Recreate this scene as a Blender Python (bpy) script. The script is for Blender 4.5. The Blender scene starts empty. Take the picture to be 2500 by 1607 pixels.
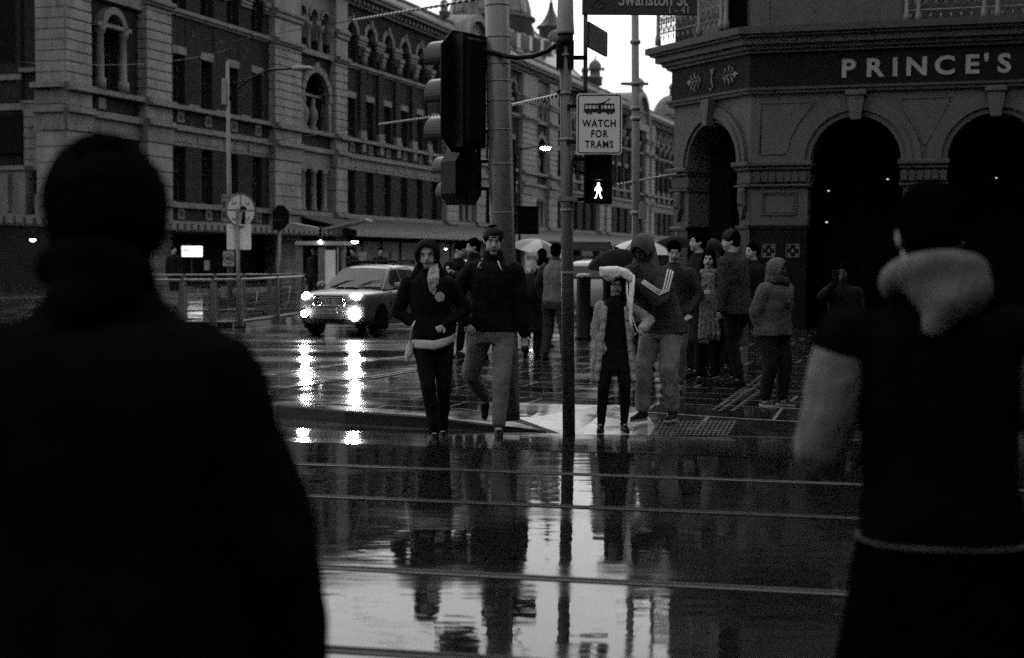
import bpy, bmesh, math, random, colorsys
from math import sin, cos, pi, radians, sqrt, atan2, floor, ceil
from mathutils import Vector as V, Matrix as M, noise as MN
import numpy as np
random.seed(7)
C = bpy.context.collection
SC = bpy.context.scene
# ---------------------------------------------------------------- camera
FPX = 3472.0            # focal length in pixels of the 2500 wide photograph
HZ = 624.0
PITCH = math.atan((803.5-HZ)/FPX)
ROLL = radians(0.35)
cd = bpy.data.cameras.new('camera'); cam = bpy.data.objects.new('camera', cd); C.objects.link(cam)
CAMZ = 1.63
cam.location = (0, 0, CAMZ)
cam.rotation_euler = (M.Rotation(pi/2-PITCH, 3, 'X') @ M.Rotation(ROLL, 3, 'Z')).to_euler()
cd.sensor_width = 36; cd.lens = 50; cd.clip_end = 3000; cd.clip_start = .05
cd.dof.use_dof = True; cd.dof.focus_distance = 13.2; cd.dof.aperture_fstop = 2.0; cd.dof.aperture_blades = 7
SC.camera = cam
# ---------------------------------------------------------------- sky and light: rain cloud, late afternoon, black and white film
w = bpy.data.worlds.new('World'); SC.world = w; w.use_nodes = True
nt = w.node_tree; nt.nodes.clear()
sky = nt.nodes.new('ShaderNodeTexSky'); sky.sky_type = 'NISHITA'; sky.sun_disc = False
sky.sun_elevation = radians(35); sky.sun_rotation = radians(20); sky.dust_density = 6; sky.air_density = 1
bw = nt.nodes.new('ShaderNodeRGBToBW'); nt.links.new(sky.outputs[0], bw.inputs[0])
tc = nt.nodes.new('ShaderNodeTexCoord'); ns = nt.nodes.new('ShaderNodeTexNoise'); ns.inputs['Scale'].default_value = 2.2
ns.inputs['Detail'].default_value = 5
nt.links.new(tc.outputs['Generated'], ns.inputs['Vector'])
mr = nt.nodes.new('ShaderNodeMapRange'); mr.inputs[1].default_value = .3; mr.inputs[2].default_value = .7
mr.inputs[3].default_value = 13; mr.inputs[4].default_value = 16
nt.links.new(ns.outputs[0], mr.inputs[0])
mx = nt.nodes.new('ShaderNodeMix'); mx.inputs[0].default_value = .9      # an even cloud deck over the sky
nt.links.new(bw.outputs[0], mx.inputs[2]); nt.links.new(mr.outputs[0], mx.inputs[3])
bg = nt.nodes.new('ShaderNodeBackground'); bg.inputs[1].default_value = 0.10
nt.links.new(mx.outputs[0], bg.inputs[0])
wo = nt.nodes.new('ShaderNodeOutputWorld'); nt.links.new(bg.outputs[0], wo.inputs[0])
sl = bpy.data.lights.new('sun', 'SUN'); sl.energy = .5; sl.angle = radians(30)
so = bpy.data.objects.new('sun', sl); C.objects.link(so)
so.rotation_euler = (radians(55), 0, radians(20+180-20))
SC.view_settings.view_transform = 'Standard'; SC.view_settings.look = 'None'
SC.view_settings.gamma = 1; SC.view_settings.use_curve_mapping = False
SC.view_settings.exposure = 0.0
SC.cycles.use_denoising = False; SC.cycles.use_adaptive_sampling = True; SC.cycles.adaptive_threshold = .028; SC.cycles.adaptive_min_samples = 12
SC.cycles.max_bounces = 6; SC.cycles.diffuse_bounces = 2; SC.cycles.glossy_bounces = 3; SC.cycles.sample_clamp_indirect = 3

# ---------------------------------------------------------------- helpers
def tag(o, label=None, cat=None, group=None, kind=None):
    if label: o['label'] = label
    if cat: o['category'] = cat
    if group: o['group'] = group
    if kind: o['kind'] = kind
    return o
def thing(name, label, cat, loc=(0, 0, 0), rz=0, group=None):
    o = bpy.data.objects.new(name, None); C.objects.link(o); o.empty_display_size = .1
    o.location = loc; o.rotation_euler = (0, 0, rz)
    return tag(o, label, cat, group)
_mats = {}
def mat(name, v, rough=.8, var=.25, scale=6, bump=0.0, spec=.3, metal=0, brick=None, emit=0, coat=0, streak=0):
    """neutral grey procedural material: base value v broken up by noise"""
    if name in _mats: return _mats[name]
    m = bpy.data.materials.new(name); _mats[name] = m
    if not emit: v *= .82
    m.use_nodes = True; n = m.node_tree; b = n.nodes['Principled BSDF']
    b.inputs['Roughness'].default_value = rough; b.inputs['Metallic'].default_value = metal
    b.inputs['Specular IOR Level'].default_value = spec
    b.inputs['Coat Weight'].default_value = coat; b.inputs['Coat Roughness'].default_value = .08
    tx = n.nodes.new('ShaderNodeTexCoord')
    src = tx.outputs['Object']
    no = n.nodes.new('ShaderNodeTexNoise'); no.inputs['Scale'].default_value = scale; no.inputs['Detail'].default_value = 6
    no.inputs['Roughness'].default_value = .65
    mp = n.nodes.new('ShaderNodeMapping'); n.links.new(src, mp.inputs[0])
    if streak: mp.inputs['Scale'].default_value = (1, 1, 1/streak)
    n.links.new(mp.outputs[0], no.inputs['Vector'])
    r = n.nodes.new('ShaderNodeMapRange'); r.inputs[1].default_value = .3; r.inputs[2].default_value = .7
    r.inputs[3].default_value = v*(1-var); r.inputs[4].default_value = v*(1+var)
    n.links.new(no.outputs[0], r.inputs[0])
    out = r.outputs[0]
    if brick:
        bt = n.nodes.new('ShaderNodeTexBrick'); bt.inputs['Scale'].default_value = brick[0]
        bt.inputs['Mortar Size'].default_value = brick[1]
        bt.inputs['Brick Width'].default_value = .5; bt.inputs['Row Height'].default_value = .18
        bt.inputs['Color1'].default_value = (1, 1, 1, 1); bt.inputs['Color2'].default_value = (.75, .75, .75, 1)
        bt.inputs['Mortar'].default_value = (brick[2],)*3+(1,)
        cb = n.nodes.new('ShaderNodeSeparateXYZ'); n.links.new(src, cb.inputs[0])
        ad = n.nodes.new('ShaderNodeMath'); ad.operation = 'ADD'
        n.links.new(cb.outputs[0], ad.inputs[0]); n.links.new(cb.outputs[1], ad.inputs[1])
        cc = n.nodes.new('ShaderNodeCombineXYZ'); n.links.new(ad.outputs[0], cc.inputs[0]); n.links.new(cb.outputs[2], cc.inputs[1])
        n.links.new(cc.outputs[0], bt.inputs['Vector'])
        b2 = n.nodes.new('ShaderNodeRGBToBW'); n.links.new(bt.outputs[0], b2.inputs[0])
        mu = n.nodes.new('ShaderNodeMath'); mu.operation = 'MULTIPLY'
        n.links.new(out, mu.inputs[0]); n.links.new(b2.outputs[0], mu.inputs[1]); out = mu.outputs[0]
    n.links.new(out, b.inputs['Base Color'])
    if bump:
        n2 = n.nodes.new('ShaderNodeTexNoise'); n2.inputs['Scale'].default_value = scale*4; n2.inputs['Detail'].default_value = 5
        n.links.new(mp.outputs[0], n2.inputs['Vector'])
        bp = n.nodes.new('ShaderNodeBump'); bp.inputs['Strength'].default_value = min(1, bump); bp.inputs['Distance'].default_value = .02
        n.links.new(n2.outputs[0], bp.inputs['Height']); n.links.new(bp.outputs[0], b.inputs['Normal'])
    if emit:
        b.inputs['Emission Color'].default_value = (1, 1, 1, 1); b.inputs['Emission Strength'].default_value = emit
    return m

class MB:
    """collects simple solids into one mesh"""
    def __init__(s, T=None): s.v = []; s.f = []; s.sm = []; s.T = T or M.Identity(4)
    def add(s, vs, fs, smooth=False):
        k = len(s.v); T = s.T
        s.v += [tuple(T @ V(p)) for p in vs]; s.f += [tuple(i+k for i in f) for f in fs]; s.sm += [smooth]*len(fs)
        return s
    def box(s, x0, x1, y0, y1, z0, z1, c=0):
        if x1 < x0: x0, x1 = x1, x0
        if y1 < y0: y0, y1 = y1, y0
        vs = [(x, y, z) for z in (z0, z1) for y in (y0, y1) for x in (x0, x1)]
        return s.add(vs, [(0, 2, 3, 1), (4, 5, 7, 6), (0, 1, 5, 4), (2, 6, 7, 3), (0, 4, 6, 2), (1, 3, 7, 5)])
    def bbox(s, x0, x1, y0, y1, z0, z1, c=.02):
        """box with its front (-y) edges chamfered"""
        vs = [(x0, y1, z0), (x1, y1, z0), (x1, y1, z1), (x0, y1, z1), (x0, y0+c, z0), (x1, y0+c, z0), (x1, y0+c, z1), (x0, y0+c, z1),
              (x0+c, y0, z0+c), (x1-c, y0, z0+c), (x1-c, y0, z1-c), (x0+c, y0, z1-c)]
        return s.add(vs, [(0, 3, 2, 1), (0, 1, 5, 4), (1, 2, 6, 5), (2, 3, 7, 6), (3, 0, 4, 7), (4, 5, 9, 8), (5, 6, 10, 9), (6, 7, 11, 10), (7, 4, 8, 11), (8, 9, 10, 11)])
    def tube(s, pts, r, n=10, cap=True, smooth=True, sy=1):
        pts = [V(p) for p in pts]; rr = r if isinstance(r, (list, tuple)) else [r]*len(pts)
        vs = []; fs = []
        prev = None
        for i, p in enumerate(pts):
            a = pts[max(0, i-1)]; b = pts[min(len(pts)-1, i+1)]
            d = (b-a).normalized()
            if prev is None:
                up = V((0, 0, 1)) if abs(d.z) < .9 else V((1, 0, 0))
                u = d.cross(up).normalized()
            else:
                u = (prev - d*prev.dot(d)).normalized()
            prev = u; w_ = d.cross(u)
            for k in range(n):
                t = 2*pi*k/n
                vs.append(p+u*cos(t)*rr[i]+w_*sin(t)*rr[i]*sy)
        for i in range(len(pts)-1):
            for k in range(n):
                a = i*n+k; b = i*n+(k+1) % n
                fs.append((a, b, b+n, a+n))
        if cap:
            fs.append(tuple(range(n-1, -1, -1))); fs.append(tuple((len(pts)-1)*n+k for k in range(n)))
        return s.add(vs, fs, smooth)
    def lathe(s, prof, c=(0, 0, 0), n=16, a0=0, a1=2*pi, smooth=True, sx=1, sy=1):
        """prof = [(r, z)...] about vertical axis"""
        vs = []; fs = []; full = abs(a1-a0-2*pi) < 1e-6; m = n if full else n+1
        for r, z in prof:
            for k in range(m):
                t = a0+(a1-a0)*k/n
                vs.append((c[0]+r*cos(t)*sx, c[1]+r*sin(t)*sy, c[2]+z))
        for i in range(len(prof)-1):
            for k in range(n):
                a = i*m+k; b = i*m+(k+1) % m
                fs.append((a, b, b+m, a+m))
        if full:
            fs.append(tuple(range(m-1, -1, -1))); fs.append(tuple((len(prof)-1)*m+k for k in range(m)))
        return s.add(vs, fs, smooth)
    def prism(s, poly, y0, y1, holes=None):
        """poly in (x, z), extruded in y"""
        n = len(poly)
        vs = [(x, y0, z) for x, z in poly]+[(x, y1, z) for x, z in poly]
        fs = [tuple(range(n)), tuple(range(2*n-1, n-1, -1))]+[(i, i+n, (i+1) % n+n, (i+1) % n) for i in range(n)]
        return s.add(vs, fs)
    def slab(s, poly, z0, z1):
        """poly in (x, y), extruded in z"""
        n = len(poly)
        vs = [(x, y, z0) for x, y in poly]+[(x, y, z1) for x, y in poly]
        fs = [tuple(range(n-1, -1, -1)), tuple(range(n, 2*n))]+[(i, (i+1) % n, (i+1) % n+n, i+n) for i in range(n)]
        return s.add(vs, fs)
    def ring(s, cx, cz, r0, r1, y0, y1, a0=0, a1=pi, n=20, sz=1):
        """arch ring in the x-z plane, extruded in y"""
        vs = []; fs = []
        for k in range(n+1):
            t = a0+(a1-a0)*k/n
            for r in (r0, r1):
                for y in (y0, y1): vs.append((cx+r*cos(t), y, cz+r*sin(t)*sz))
        for k in range(n):
            a = k*4
            for i, j in ((0, 1), (1, 3), (3, 2), (2, 0)): fs.append((a+i, a+j, a+4+j, a+4+i))
        fs += [(0, 2, 3, 1), (n*4, n*4+1, n*4+3, n*4+2)]
        return s.add(vs, fs)
    def archwall(s, x0, x1, z0, z1, cx, r, zs, y0, y1, n=18, foot=None):
        """wall x0..x1, z0..z1 with an arched opening of radius r centred cx springing at zs (opening reaches down to z0)"""
        L = [(x0, z0), (x0, z1)]; R = []
        pts = [(cx+r*cos(pi-pi*k/n), zs+r*sin(pi-pi*k/n)) for k in range(n+1)]
        h = n//2
        s.prism([(x0, z0), (cx-r, z0)]+pts[:h+1]+[(cx, z1), (x0, z1)], y0, y1)
        s.prism([(cx, z1)]+pts[h:]+[(cx+r, z0), (x1, z0), (x1, z1)], y0, y1)
        return s
    def build(s, name, m, parent=None, loc=None, rot=None, recalc=True):
        me = bpy.data.meshes.new(name); me.from_pydata(s.v, [], s.f)
        if recalc and len(s.f) < 60000:
            bm = bmesh.new(); bm.from_mesh(me); bmesh.ops.recalc_face_normals(bm, faces=bm.faces); bm.to_mesh(me); bm.free()
        me.polygons.foreach_set('use_smooth', s.sm); me.update()
        me.materials.append(m)
        o = bpy.data.objects.new(name, me); C.objects.link(o)
        if parent: o.parent = parent
        if loc is not None: o.location = loc
        if rot is not None: o.rotation_euler = rot
        return o
def copy_tree(o, parent=None):
    c = o.copy(); C.objects.link(c)
    if parent: c.parent = parent
    for ch in list(o.children): copy_tree(ch, c)
    return c
_fontcache = {}
def text(name, s, size, m, parent, T, depth=.004, bold=0, align='CENTER', sx=1, space=1):
    """lettering as a real mesh; T places it: local x right, local z up, faces local -y"""
    cu = bpy.data.curves.new('t', 'FONT'); cu.body = s; cu.size = size; cu.extrude = depth; cu.offset = bold
    cu.align_x = align; cu.align_y = 'CENTER'; cu.space_character = space; cu.resolution_u = 3
    o = bpy.data.objects.new('t', cu); C.objects.link(o)
    dg = bpy.context.evaluated_depsgraph_get(); me = bpy.data.meshes.new_from_object(o.evaluated_get(dg))
    bpy.data.objects.remove(o)
    me.transform(T @ M.Rotation(pi/2, 4, 'X') @ M.Diagonal((sx, 1, 1, 1)))
    me.materials.clear(); me.materials.append(m); me.name = name
    ob = bpy.data.objects.new(name, me); C.objects.link(ob)
    if parent: ob.parent = parent
    return ob
def T(x, y, z, rz=0): return M.Translation((x, y, z)) @ M.Rotation(rz, 4, 'Z')
RC = (M.Rotation(pi/2-PITCH, 3, 'X') @ M.Rotation(ROLL, 3, 'Z'))
def ray(px, py):
    return RC @ V(((px-1250)/FPX, -(py-803.5)/FPX, -1))
def at(px, py, D):
    """point at depth D (metres along +Y) that was measured at this place of the photograph"""
    r = ray(px, py); return V((0, 0, CAMZ)) + r*(D/r.y)
def gnd(px, py, z=0.0):
    r = ray(px, py); k = (z-CAMZ)/r.z; return V((0, 0, CAMZ))+r*k
FP = .13                                   # footpath height above the road
# ---------------------------------------------------------------- materials
M_stone = mat('wet_sandstone', .118, .75, .42, 1.3, .3, .4, streak=3)
M_stone2 = mat('weathered_sandstone', .072, .7, .5, 2.0, .3, .4, streak=3)
M_brick = mat('red_brick', .012, .8, .3, 2, .3, .1, brick=(1.6, .02, .8))
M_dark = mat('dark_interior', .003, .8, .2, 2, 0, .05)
M_glass = mat('window_glass', .003, .2, .2, 2, 0, .25)
M_metal = mat('galvanised_steel', .16, .45, .3, 9, .15, .5, metal=.3, streak=4)
M_pole = mat('painted_steel_pole', .095, .38, .35, 7, .2, .5, streak=6)
M_black = mat('black_powder_coat', .003, .5, .3, 9, 0, .12)
M_white = mat('white_reflective_sheet', .58, .45, .08, 5)
M_sheet = mat('sign_back_aluminium', .52, .45, .12, 5)
M_lamp = mat('lit_lamp', .9, .5, 0, 1, emit=14)
M_lampS = mat('lit_lamp_soft', .9, .5, 0, 1, emit=3)
M_rubber = mat('tyre_rubber', .008, .6, .3, 20, .2)
M_chrome = mat('chrome', .5, .12, .05, 5, metal=1)

def wet(name, v, r0, r1, scale, bump, stretch=(1, 1, 1), joints=None, jang=0, thr=(.42, .62), fine=.4, ior=1.36):
    m = bpy.data.materials.new(name); m.use_nodes = True; n = m.node_tree; b = n.nodes['Principled BSDF']
    L = n.links.new
    tx = n.nodes.new('ShaderNodeTexCoord')
    mp = n.nodes.new('ShaderNodeMapping'); mp.inputs['Scale'].default_value = stretch; L(tx.outputs['Object'], mp.inputs[0])
    no = n.nodes.new('ShaderNodeTexNoise'); no.inputs['Scale'].default_value = scale; no.inputs['Detail'].default_value = 7; no.inputs['Roughness'].default_value = .62
    L(mp.outputs[0], no.inputs['Vector'])
    r = n.nodes.new('ShaderNodeMapRange'); r.inputs[1].default_value = thr[0]; r.inputs[2].default_value = thr[1]
    r.inputs[3].default_value = r0; r.inputs[4].default_value = r1; L(no.outputs[0], r.inputs[0])
    rough = r.outputs[0]
    g = n.nodes.new('ShaderNodeTexNoise'); g.inputs['Scale'].default_value = 90; g.inputs['Detail'].default_value = 3; L(tx.outputs['Object'], g.inputs['Vector'])
    c = n.nodes.new('ShaderNodeMapRange'); c.inputs[1].default_value = .3; c.inputs[2].default_value = .7
    c.inputs[3].default_value = v*.5; c.inputs[4].default_value = v*1.5; L(g.outputs[0], c.inputs[0])
    col = c.outputs[0]
    # surface height: slow water swell plus the grain of the stone where it is not under water
    h1 = n.nodes.new('ShaderNodeTexNoise'); h1.inputs['Scale'].default_value = 5; h1.inputs['Detail'].default_value = 3; L(mp.outputs[0], h1.inputs['Vector'])
    gm = n.nodes.new('ShaderNodeMath'); gm.operation = 'MULTIPLY'; L(g.outputs[0], gm.inputs[0])
    gs = n.nodes.new('ShaderNodeMapRange'); gs.inputs[1].default_value = thr[0]; gs.inputs[2].default_value = thr[1]; gs.inputs[3].default_value = 0; gs.inputs[4].default_value = fine*.05
    L(no.outputs[0], gs.inputs[0]); L(gs.outputs[0], gm.inputs[1])
    ad = n.nodes.new('ShaderNodeMath'); ad.operation = 'ADD'; L(h1.outputs[0], ad.inputs[0]); L(gm.outputs[0], ad.inputs[1])
    if joints:
        jm = n.nodes.new('ShaderNodeMapping'); jm.inputs['Rotation'].default_value = (0, 0, jang); L(tx.outputs['Object'], jm.inputs[0])
        bt = n.nodes.new('ShaderNodeTexBrick'); bt.inputs['Scale'].default_value = 1; bt.offset = joints[3]
        bt.inputs['Brick Width'].default_value = joints[0]; bt.inputs['Row Height'].default_value = joints[1]; bt.inputs['Mortar Size'].default_value = joints[2]
        bt.inputs['Mortar Smooth'].default_value = .1
        L(jm.outputs[0], bt.inputs['Vector'])
        bt.inputs['Color1'].default_value = (1, 1, 1, 1); bt.inputs['Color2'].default_value = (.55, .55, .55, 1); bt.inputs['Mortar'].default_value = (joints[4],)*3+(1,)
        b2 = n.nodes.new('ShaderNodeRGBToBW'); L(bt.outputs['Color'], b2.inputs[0])
        mu = n.nodes.new('ShaderNodeMath'); mu.operation = 'MULTIPLY'; L(col, mu.inputs[0]); L(b2.outputs[0], mu.inputs[1]); col = mu.outputs[0]
        # each slab lies a little differently: its own roughness
        mr2 = n.nodes.new('ShaderNodeMapRange'); mr2.inputs[1].default_value = 0; mr2.inputs[2].default_value = 1; mr2.inputs[3].default_value = 0.7; mr2.inputs[4].default_value = 1.15
        L(b2.outputs[0], mr2.inputs[0])
        m3 = n.nodes.new('ShaderNodeMath'); m3.operation = 'MULTIPLY'; L(rough, m3.inputs[0]); L(mr2.outputs[0], m3.inputs[1]); rough = m3.outputs[0]
        jb = n.nodes.new('ShaderNodeMath'); jb.operation = 'MULTIPLY'; L(bt.outputs['Fac'], jb.inputs[0]); jb.inputs[1].default_value = -.25
        a2 = n.nodes.new('ShaderNodeMath'); a2.operation = 'ADD'; L(ad.outputs[0], a2.inputs[0]); L(jb.outputs[0], a2.inputs[1]); ad = a2
    bp = n.nodes.new('ShaderNodeBump'); bp.inputs['Strength'].default_value = bump; bp.inputs['Distance'].default_value = .01
    L(ad.outputs[0], bp.inputs['Height']); L(bp.outputs[0], b.inputs['Normal'])
    L(col, b.inputs['Base Color']); L(rough, b.inputs['Roughness'])
    b.inputs['IOR'].default_value = ior
    return m
W_near = wet('wet_tramway_concrete', .007, .025, .12, .8, .19, (.35, 1.2, 1), thr=(.48, .66), ior=1.6, fine=1.2)
W_road = wet('wet_asphalt', .018, .05, .26, .7, .16, (.4, 1.2, 1), thr=(.40, .62), ior=1.36, fine=1.0)
W_pave = wet('wet_bluestone_paving', .012, .04, .19, 1.2, .09, (1, 1, 1), joints=(1.25, .62, .018, .5, 12), jang=radians(18.3), thr=(.40, .65), ior=1.30)
W_conc = mat('pale_concrete', .26, .5, .12, 3, .2)
W_kerb = wet('wet_bluestone_kerb', .010, .1, .3, 2, .2, ior=1.3)

# ---------------------------------------------------------------- the setting: one ground sheet, tramway, footpath
MB().box(-600, 600, -200, 900, -1.0, 0).build('road', W_road)['kind'] = 'structure'
g = 0.2                                                            # the tram lines run about 11 degrees off the picture plane
def tl(x, d0): return d0-g*x                                       # depth of a line that crosses x=0 at d0
mb = MB(); mb.slab([(-60, tl(-60, 4.2)), (60, tl(60, 4.2)), (60, tl(60, 10.9)), (-60, tl(-60, 10.9))], -.2, .14)
mb.build('tramway_paving', W_near)['kind'] = 'structure'
# the lane beside the kerb falls towards the gutter
kl = [(40, 6.2), (14, 10.6), (8, 11.55), (4.2, 12.3), (2.2, 12.72), (.62, 12.8), (0, 12.92), (-.8, 13.2), (-1.6, 13.62), (-2.35, 14.15), (-2.8, 14.75), (-6, 16.5), (-20, 22), (-60, 34)]
mb = MB(); vs = []; fs = []
for x, y in kl: dd = y-.25-tl(x, 10.9); vs += [(x, tl(x, 10.9)-.02, .142), (x, y-.25, max(.02, .142-.0507*dd)), (x, y+.05, .004), (x, y+.05, -.1)]
for i in range(len(kl)-1): k_ = i*4; fs += [(k_+j, k_+4+j, k_+5+j, k_+1+j) for j in range(3)]
mb.add(vs, fs); mb.build('kerbside_lane', wet('wet_kerbside_asphalt', .008, .05, .15, 1.0, .10, (.4, 1.2, 1), thr=(.40, .62), ior=1.4))['kind'] = 'structure'
def rail(d0, label, pale=True):
    m = MB()
    for (a, b, z) in ((-.016, .012, .1445), (.06, .072, .1442)):
        m.slab([(-55, tl(-55, d0+a)), (55, tl(55, d0+a)), (55, tl(55, d0+b)), (-55, tl(-55, d0+b))], -.1, z)
    r = tag(thing('tram_rail', label, 'tram rail', (0, 0, 0), 0, 'tram rails set in the wet street'), None)
    m.build('rail_head', M_black if not pale else mat('rail_steel', .03, .6, .3, 1.5, metal=.3), r)
    q = MB(); q.slab([(-55, tl(-55, d0+.036)), (55, tl(55, d0+.036)), (55, tl(55, d0+.059)), (-55, tl(-55, d0+.059))], -.1, .1425)
    q.build('groove', mat('rail_groove', .002, .9, .1), r)
    for e in (-.12, .12):
        pass
for d0, lb in ((9.71, 'tram rail nearest the kerb, thin pale line across the wet road'), (8.43, 'dark tram rail, second back from the kerb'),
               (6.51, 'pale tram rail crossing the bright sky reflection'), (5.14, 'tram rail nearest the camera at the foot of the frame')):
    rail(d0, lb, d0 in (9.71, 6.51))

# footpath of the near corner (kerb line measured at the photograph), running back along the cross street
d2 = V((.3135, .9496))
edge = [(14, 10.6), (8, 11.55), (4.2, 12.3), (2.2, 12.72), (.62, 12.8), (0, 12.92), (-.8, 13.2), (-1.6, 13.62), (-2.35, 14.15), (-2.8, 14.75), (-2.92, 15.4), (-2.75, 16.1), (-2.45, 16.7), (-1.83, 18), (-1.0, 20.4)]
edge += [(-1.0+d2.x*k, 20.4+d2.y*k) for k in (6, 14, 30, 60, 110, 180)]
def offs(poly, d):
    out = []
    for i, p in enumerate(poly):
        a = V(poly[max(0, i-1)]); b = V(poly[min(len(poly)-1, i+1)]); t = (b-a).normalized(); nn = V((t.y, -t.x))
        out.append((p[0]+nn.x*d, p[1]+nn.y*d))
    return out
inner = offs(edge, .30)
def ph(i):                       # kerb height: drops to the road at the pram crossing
    x = edge[i][0]
    if i > 8: return FP
    if x >= .5: return .022
    return min(FP, .022+(.5-x)*.09)
# footpath surface, sloping down to the crossing
mb = MB(); vs = []; fs = []
far = offs(edge, 1.5)
n_ = len(edge)
for i in range(n_): vs += [(inner[i][0], inner[i][1], ph(i)-.002)]
for i in range(n_): vs += [(far[i][0], far[i][1], FP)]
for i in range(n_-1): fs.append((i, i+1, n_+i+1, n_+i))
k0 = len(vs); vs += [(90, -2, FP), (260, 60, FP), (260, 230, FP)]
fs.append(tuple([n_+i for i in range(n_)][::-1] + [k0, k0+1, k0+2][::1]))
mb.add(vs, fs); fpo = mb.build('footpath', W_pave); fpo['kind'] = 'structure'
# kerb stones
mb = MB(); vs = []; fs = []
for i in range(n_):
    e = edge[i]; q = inner[i]; h = ph(i)
    vs += [(e[0], e[1], -.1), (e[0], e[1], h-.015), (e[0]*.96+q[0]*.04, e[1]*.96+q[1]*.04, h), (q[0], q[1], h+.003), (q[0], q[1], -.1)]
for i in range(n_-1):
    for k in range(4): fs.append((i*5+k, i*5+k+1, i*5+5+k+1, i*5+5+k))
mb.add(vs, fs).build('kerb', W_kerb)['kind'] = 'structure'
# pale concrete pram ramp beside the signal pole
r1 = [gnd(1262, 1034, .05), gnd(1395, 1069, .03), gnd(1600, 1066, .03), gnd(1592, 1000, FP), gnd(1500, 990, FP)]
mb = MB(); rv = [(p.x, p.y) for p in (gnd(1258, 1033, .05), gnd(1392, 1068, .03), gnd(1612, 1067, .03), gnd(1590, 1030, .08), gnd(1560, 998, FP), gnd(1500, 990, FP), gnd(1395, 1004, FP), gnd(1310, 1020, .10))]
zz = [min(.139, .034+max(0, p[1]-12.72)*.11) for p in rv]
mb.add([(p[0], p[1], -.1) for p in rv]+[(p[0], p[1], z) for p, z in zip(rv, zz)], [tuple(range(7, -1, -1))]+[(8, 9, 15), (9, 14, 15), (9, 13, 14), (9, 10, 11), (9, 11, 13), (11, 12, 13)]+[(i, (i+1) % 8, (i+1) % 8+8, i+8) for i in range(8)])
mb.build('crossing_ramp', wet('wet_pale_concrete', .20, .12, .4, 2, .2, joints=(.45, .45, .008, 0, .25), jang=radians(11)))['kind'] = 'structure'
# tactile paving: bars at the kerb, a dotted strip running back
mt = MB(); a = gnd(1600, 1055, .05)
for i in range(17):
    x = 2400
    p0 = gnd(1590+i*11.5, 1068, .03); p1 = gnd(1612+i*11.5, 1030, .085)
    for k in range(9):
        q = p0.lerp(p1, (k+.5)/9)
        mt.lathe([(.020, 0), (.017, .007), (.006, .010)], (q.x, q.y, .045+.05*(k/9)), n=8)
mt.build('tactile_studs', mat('tactile_stud', .055, .5, .3, 8, 0, .3))
tag(bpy.data.objects['tactile_studs'], kind='stuff', label='rows of raised tactile studs at the crossing', cat='tactile paving')
mt = MB()
for (pa, pb, nn) in (((1745, 1000), (1905, 885), 34), ((1760, 1003), (1915, 893), 34), ((1790, 1003), (1925, 905), 28), ((905, 921), (1015, 903), 42), ((905, 925), (1015, 907), 42)):
    p0 = gnd(*pa, FP); p1 = gnd(*pb, FP)
    for k in range(nn):
        q = p0.lerp(p1, k/(nn-1))
        mt.lathe([(.03, 0), (.026, .008), (.01, .011)], (q.x, q.y, FP), n=8)
mt.build('tactile_strip', mat('tactile_stud', .055, .5, .3, 8, 0, .3))
tag(bpy.data.objects['tactile_strip'], kind='stuff', label='dotted tactile strips running back over the corner paving', cat='tactile paving')
# far footpath / tram stop plaza in front of the station
def F(s, y, z=0): return V((-37.97+.3135*s-.9496*y, 12.54+.9496*s+.3135*y, z))
mb = MB(); q = [F(-60, -9), F(260, -9), F(260, 3), F(-60, 3)]
mb.slab([(p.x, p.y) for p in q], -.2, .14); mb.build('station_footpath', W_pave)['kind'] = 'structure'
p = [gnd(300, 801), gnd(600, 801), gnd(700, 789), gnd(760, 772)]
q = [V((p[0].x-20, p[0].y-6, 0))]+p+[p[-1]+V((3.4, 10.3, 0)), p[-1]+V((2, 10.8, 0)), V((p[0].x-26, p[0].y+14, 0))]
mb = MB(); mb.slab([(a.x, a.y) for a in q], -.2, .12); mb.build('tram_stop_platform', W_pave)['kind'] = 'structure'
# painted line on the cross street and patches
M_paint = wet('wet_road_paint', .07, .12, .3, 3, .2)
mb = MB()
for (A, B, wd) in (((640, 918), (905, 880), .10), ((905, 880), (1500, 822), .10)):
    a = gnd(*A); b = gnd(*B); t = (b-a).normalized(); nn = V((t.y, -t.x, 0))*wd
    mb.slab([(v.x, v.y) for v in (a-nn, b-nn, b+nn, a+nn)], 0, .0045)
mb.build('road_marking', M_paint)['kind'] = 'structure'
# ================================================================ railway station across the street
st = thing('railway_station', 'long ornate brick and stone railway station with domes, filling the left and middle background', 'building', tuple(F(0, 0)), atan2(.9496, .3135))
brick = MB(); stone = MB(); trim = MB(); dark = MB(); vents = MB(); corn = MB()
nwin = [0]; farw = MB(); farg = MB()
def window(s0, s1, z0, z1, y=.42, arch=False, near=True):
    w_ = s1-s0; cx = (s0+s1)/2
    if arch:
        r = w_/2; zz = z1-r
        outline = [(s0, z0), (s1, z0)]+[(cx+r*cos(pi*k/10), zz+r*sin(pi*k/10)) for k in range(11)]
    fr = MB() if near else farw; gl = MB() if near else farg
    if arch: gl.prism(outline, y+.05, y+.1)
    else: gl.box(s0, s1, y+.05, y+.1, z0, z1)
    t = .07
    fr.box(s0, s0+t, y, y+.06, z0, z1-(w_/2 if arch else 0)); fr.box(s1-t, s1, y, y+.06, z0, z1-(w_/2 if arch else 0))
    fr.box(s0+t, s1-t, y, y+.06, z0, z0+t)
    zm = z0+(z1-z0)*.55
    fr.box(s0+t, s1-t, y-.01, y+.05, zm, zm+.07)
    if not arch: fr.box(s0+t, s1-t, y, y+.06, z1-t, z1)
    if near:
        o = fr.build('window', mat('window_joinery', .03, .5, .3, 3), st); gl.build('pane', M_glass, o); nwin[0] += 1
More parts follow.
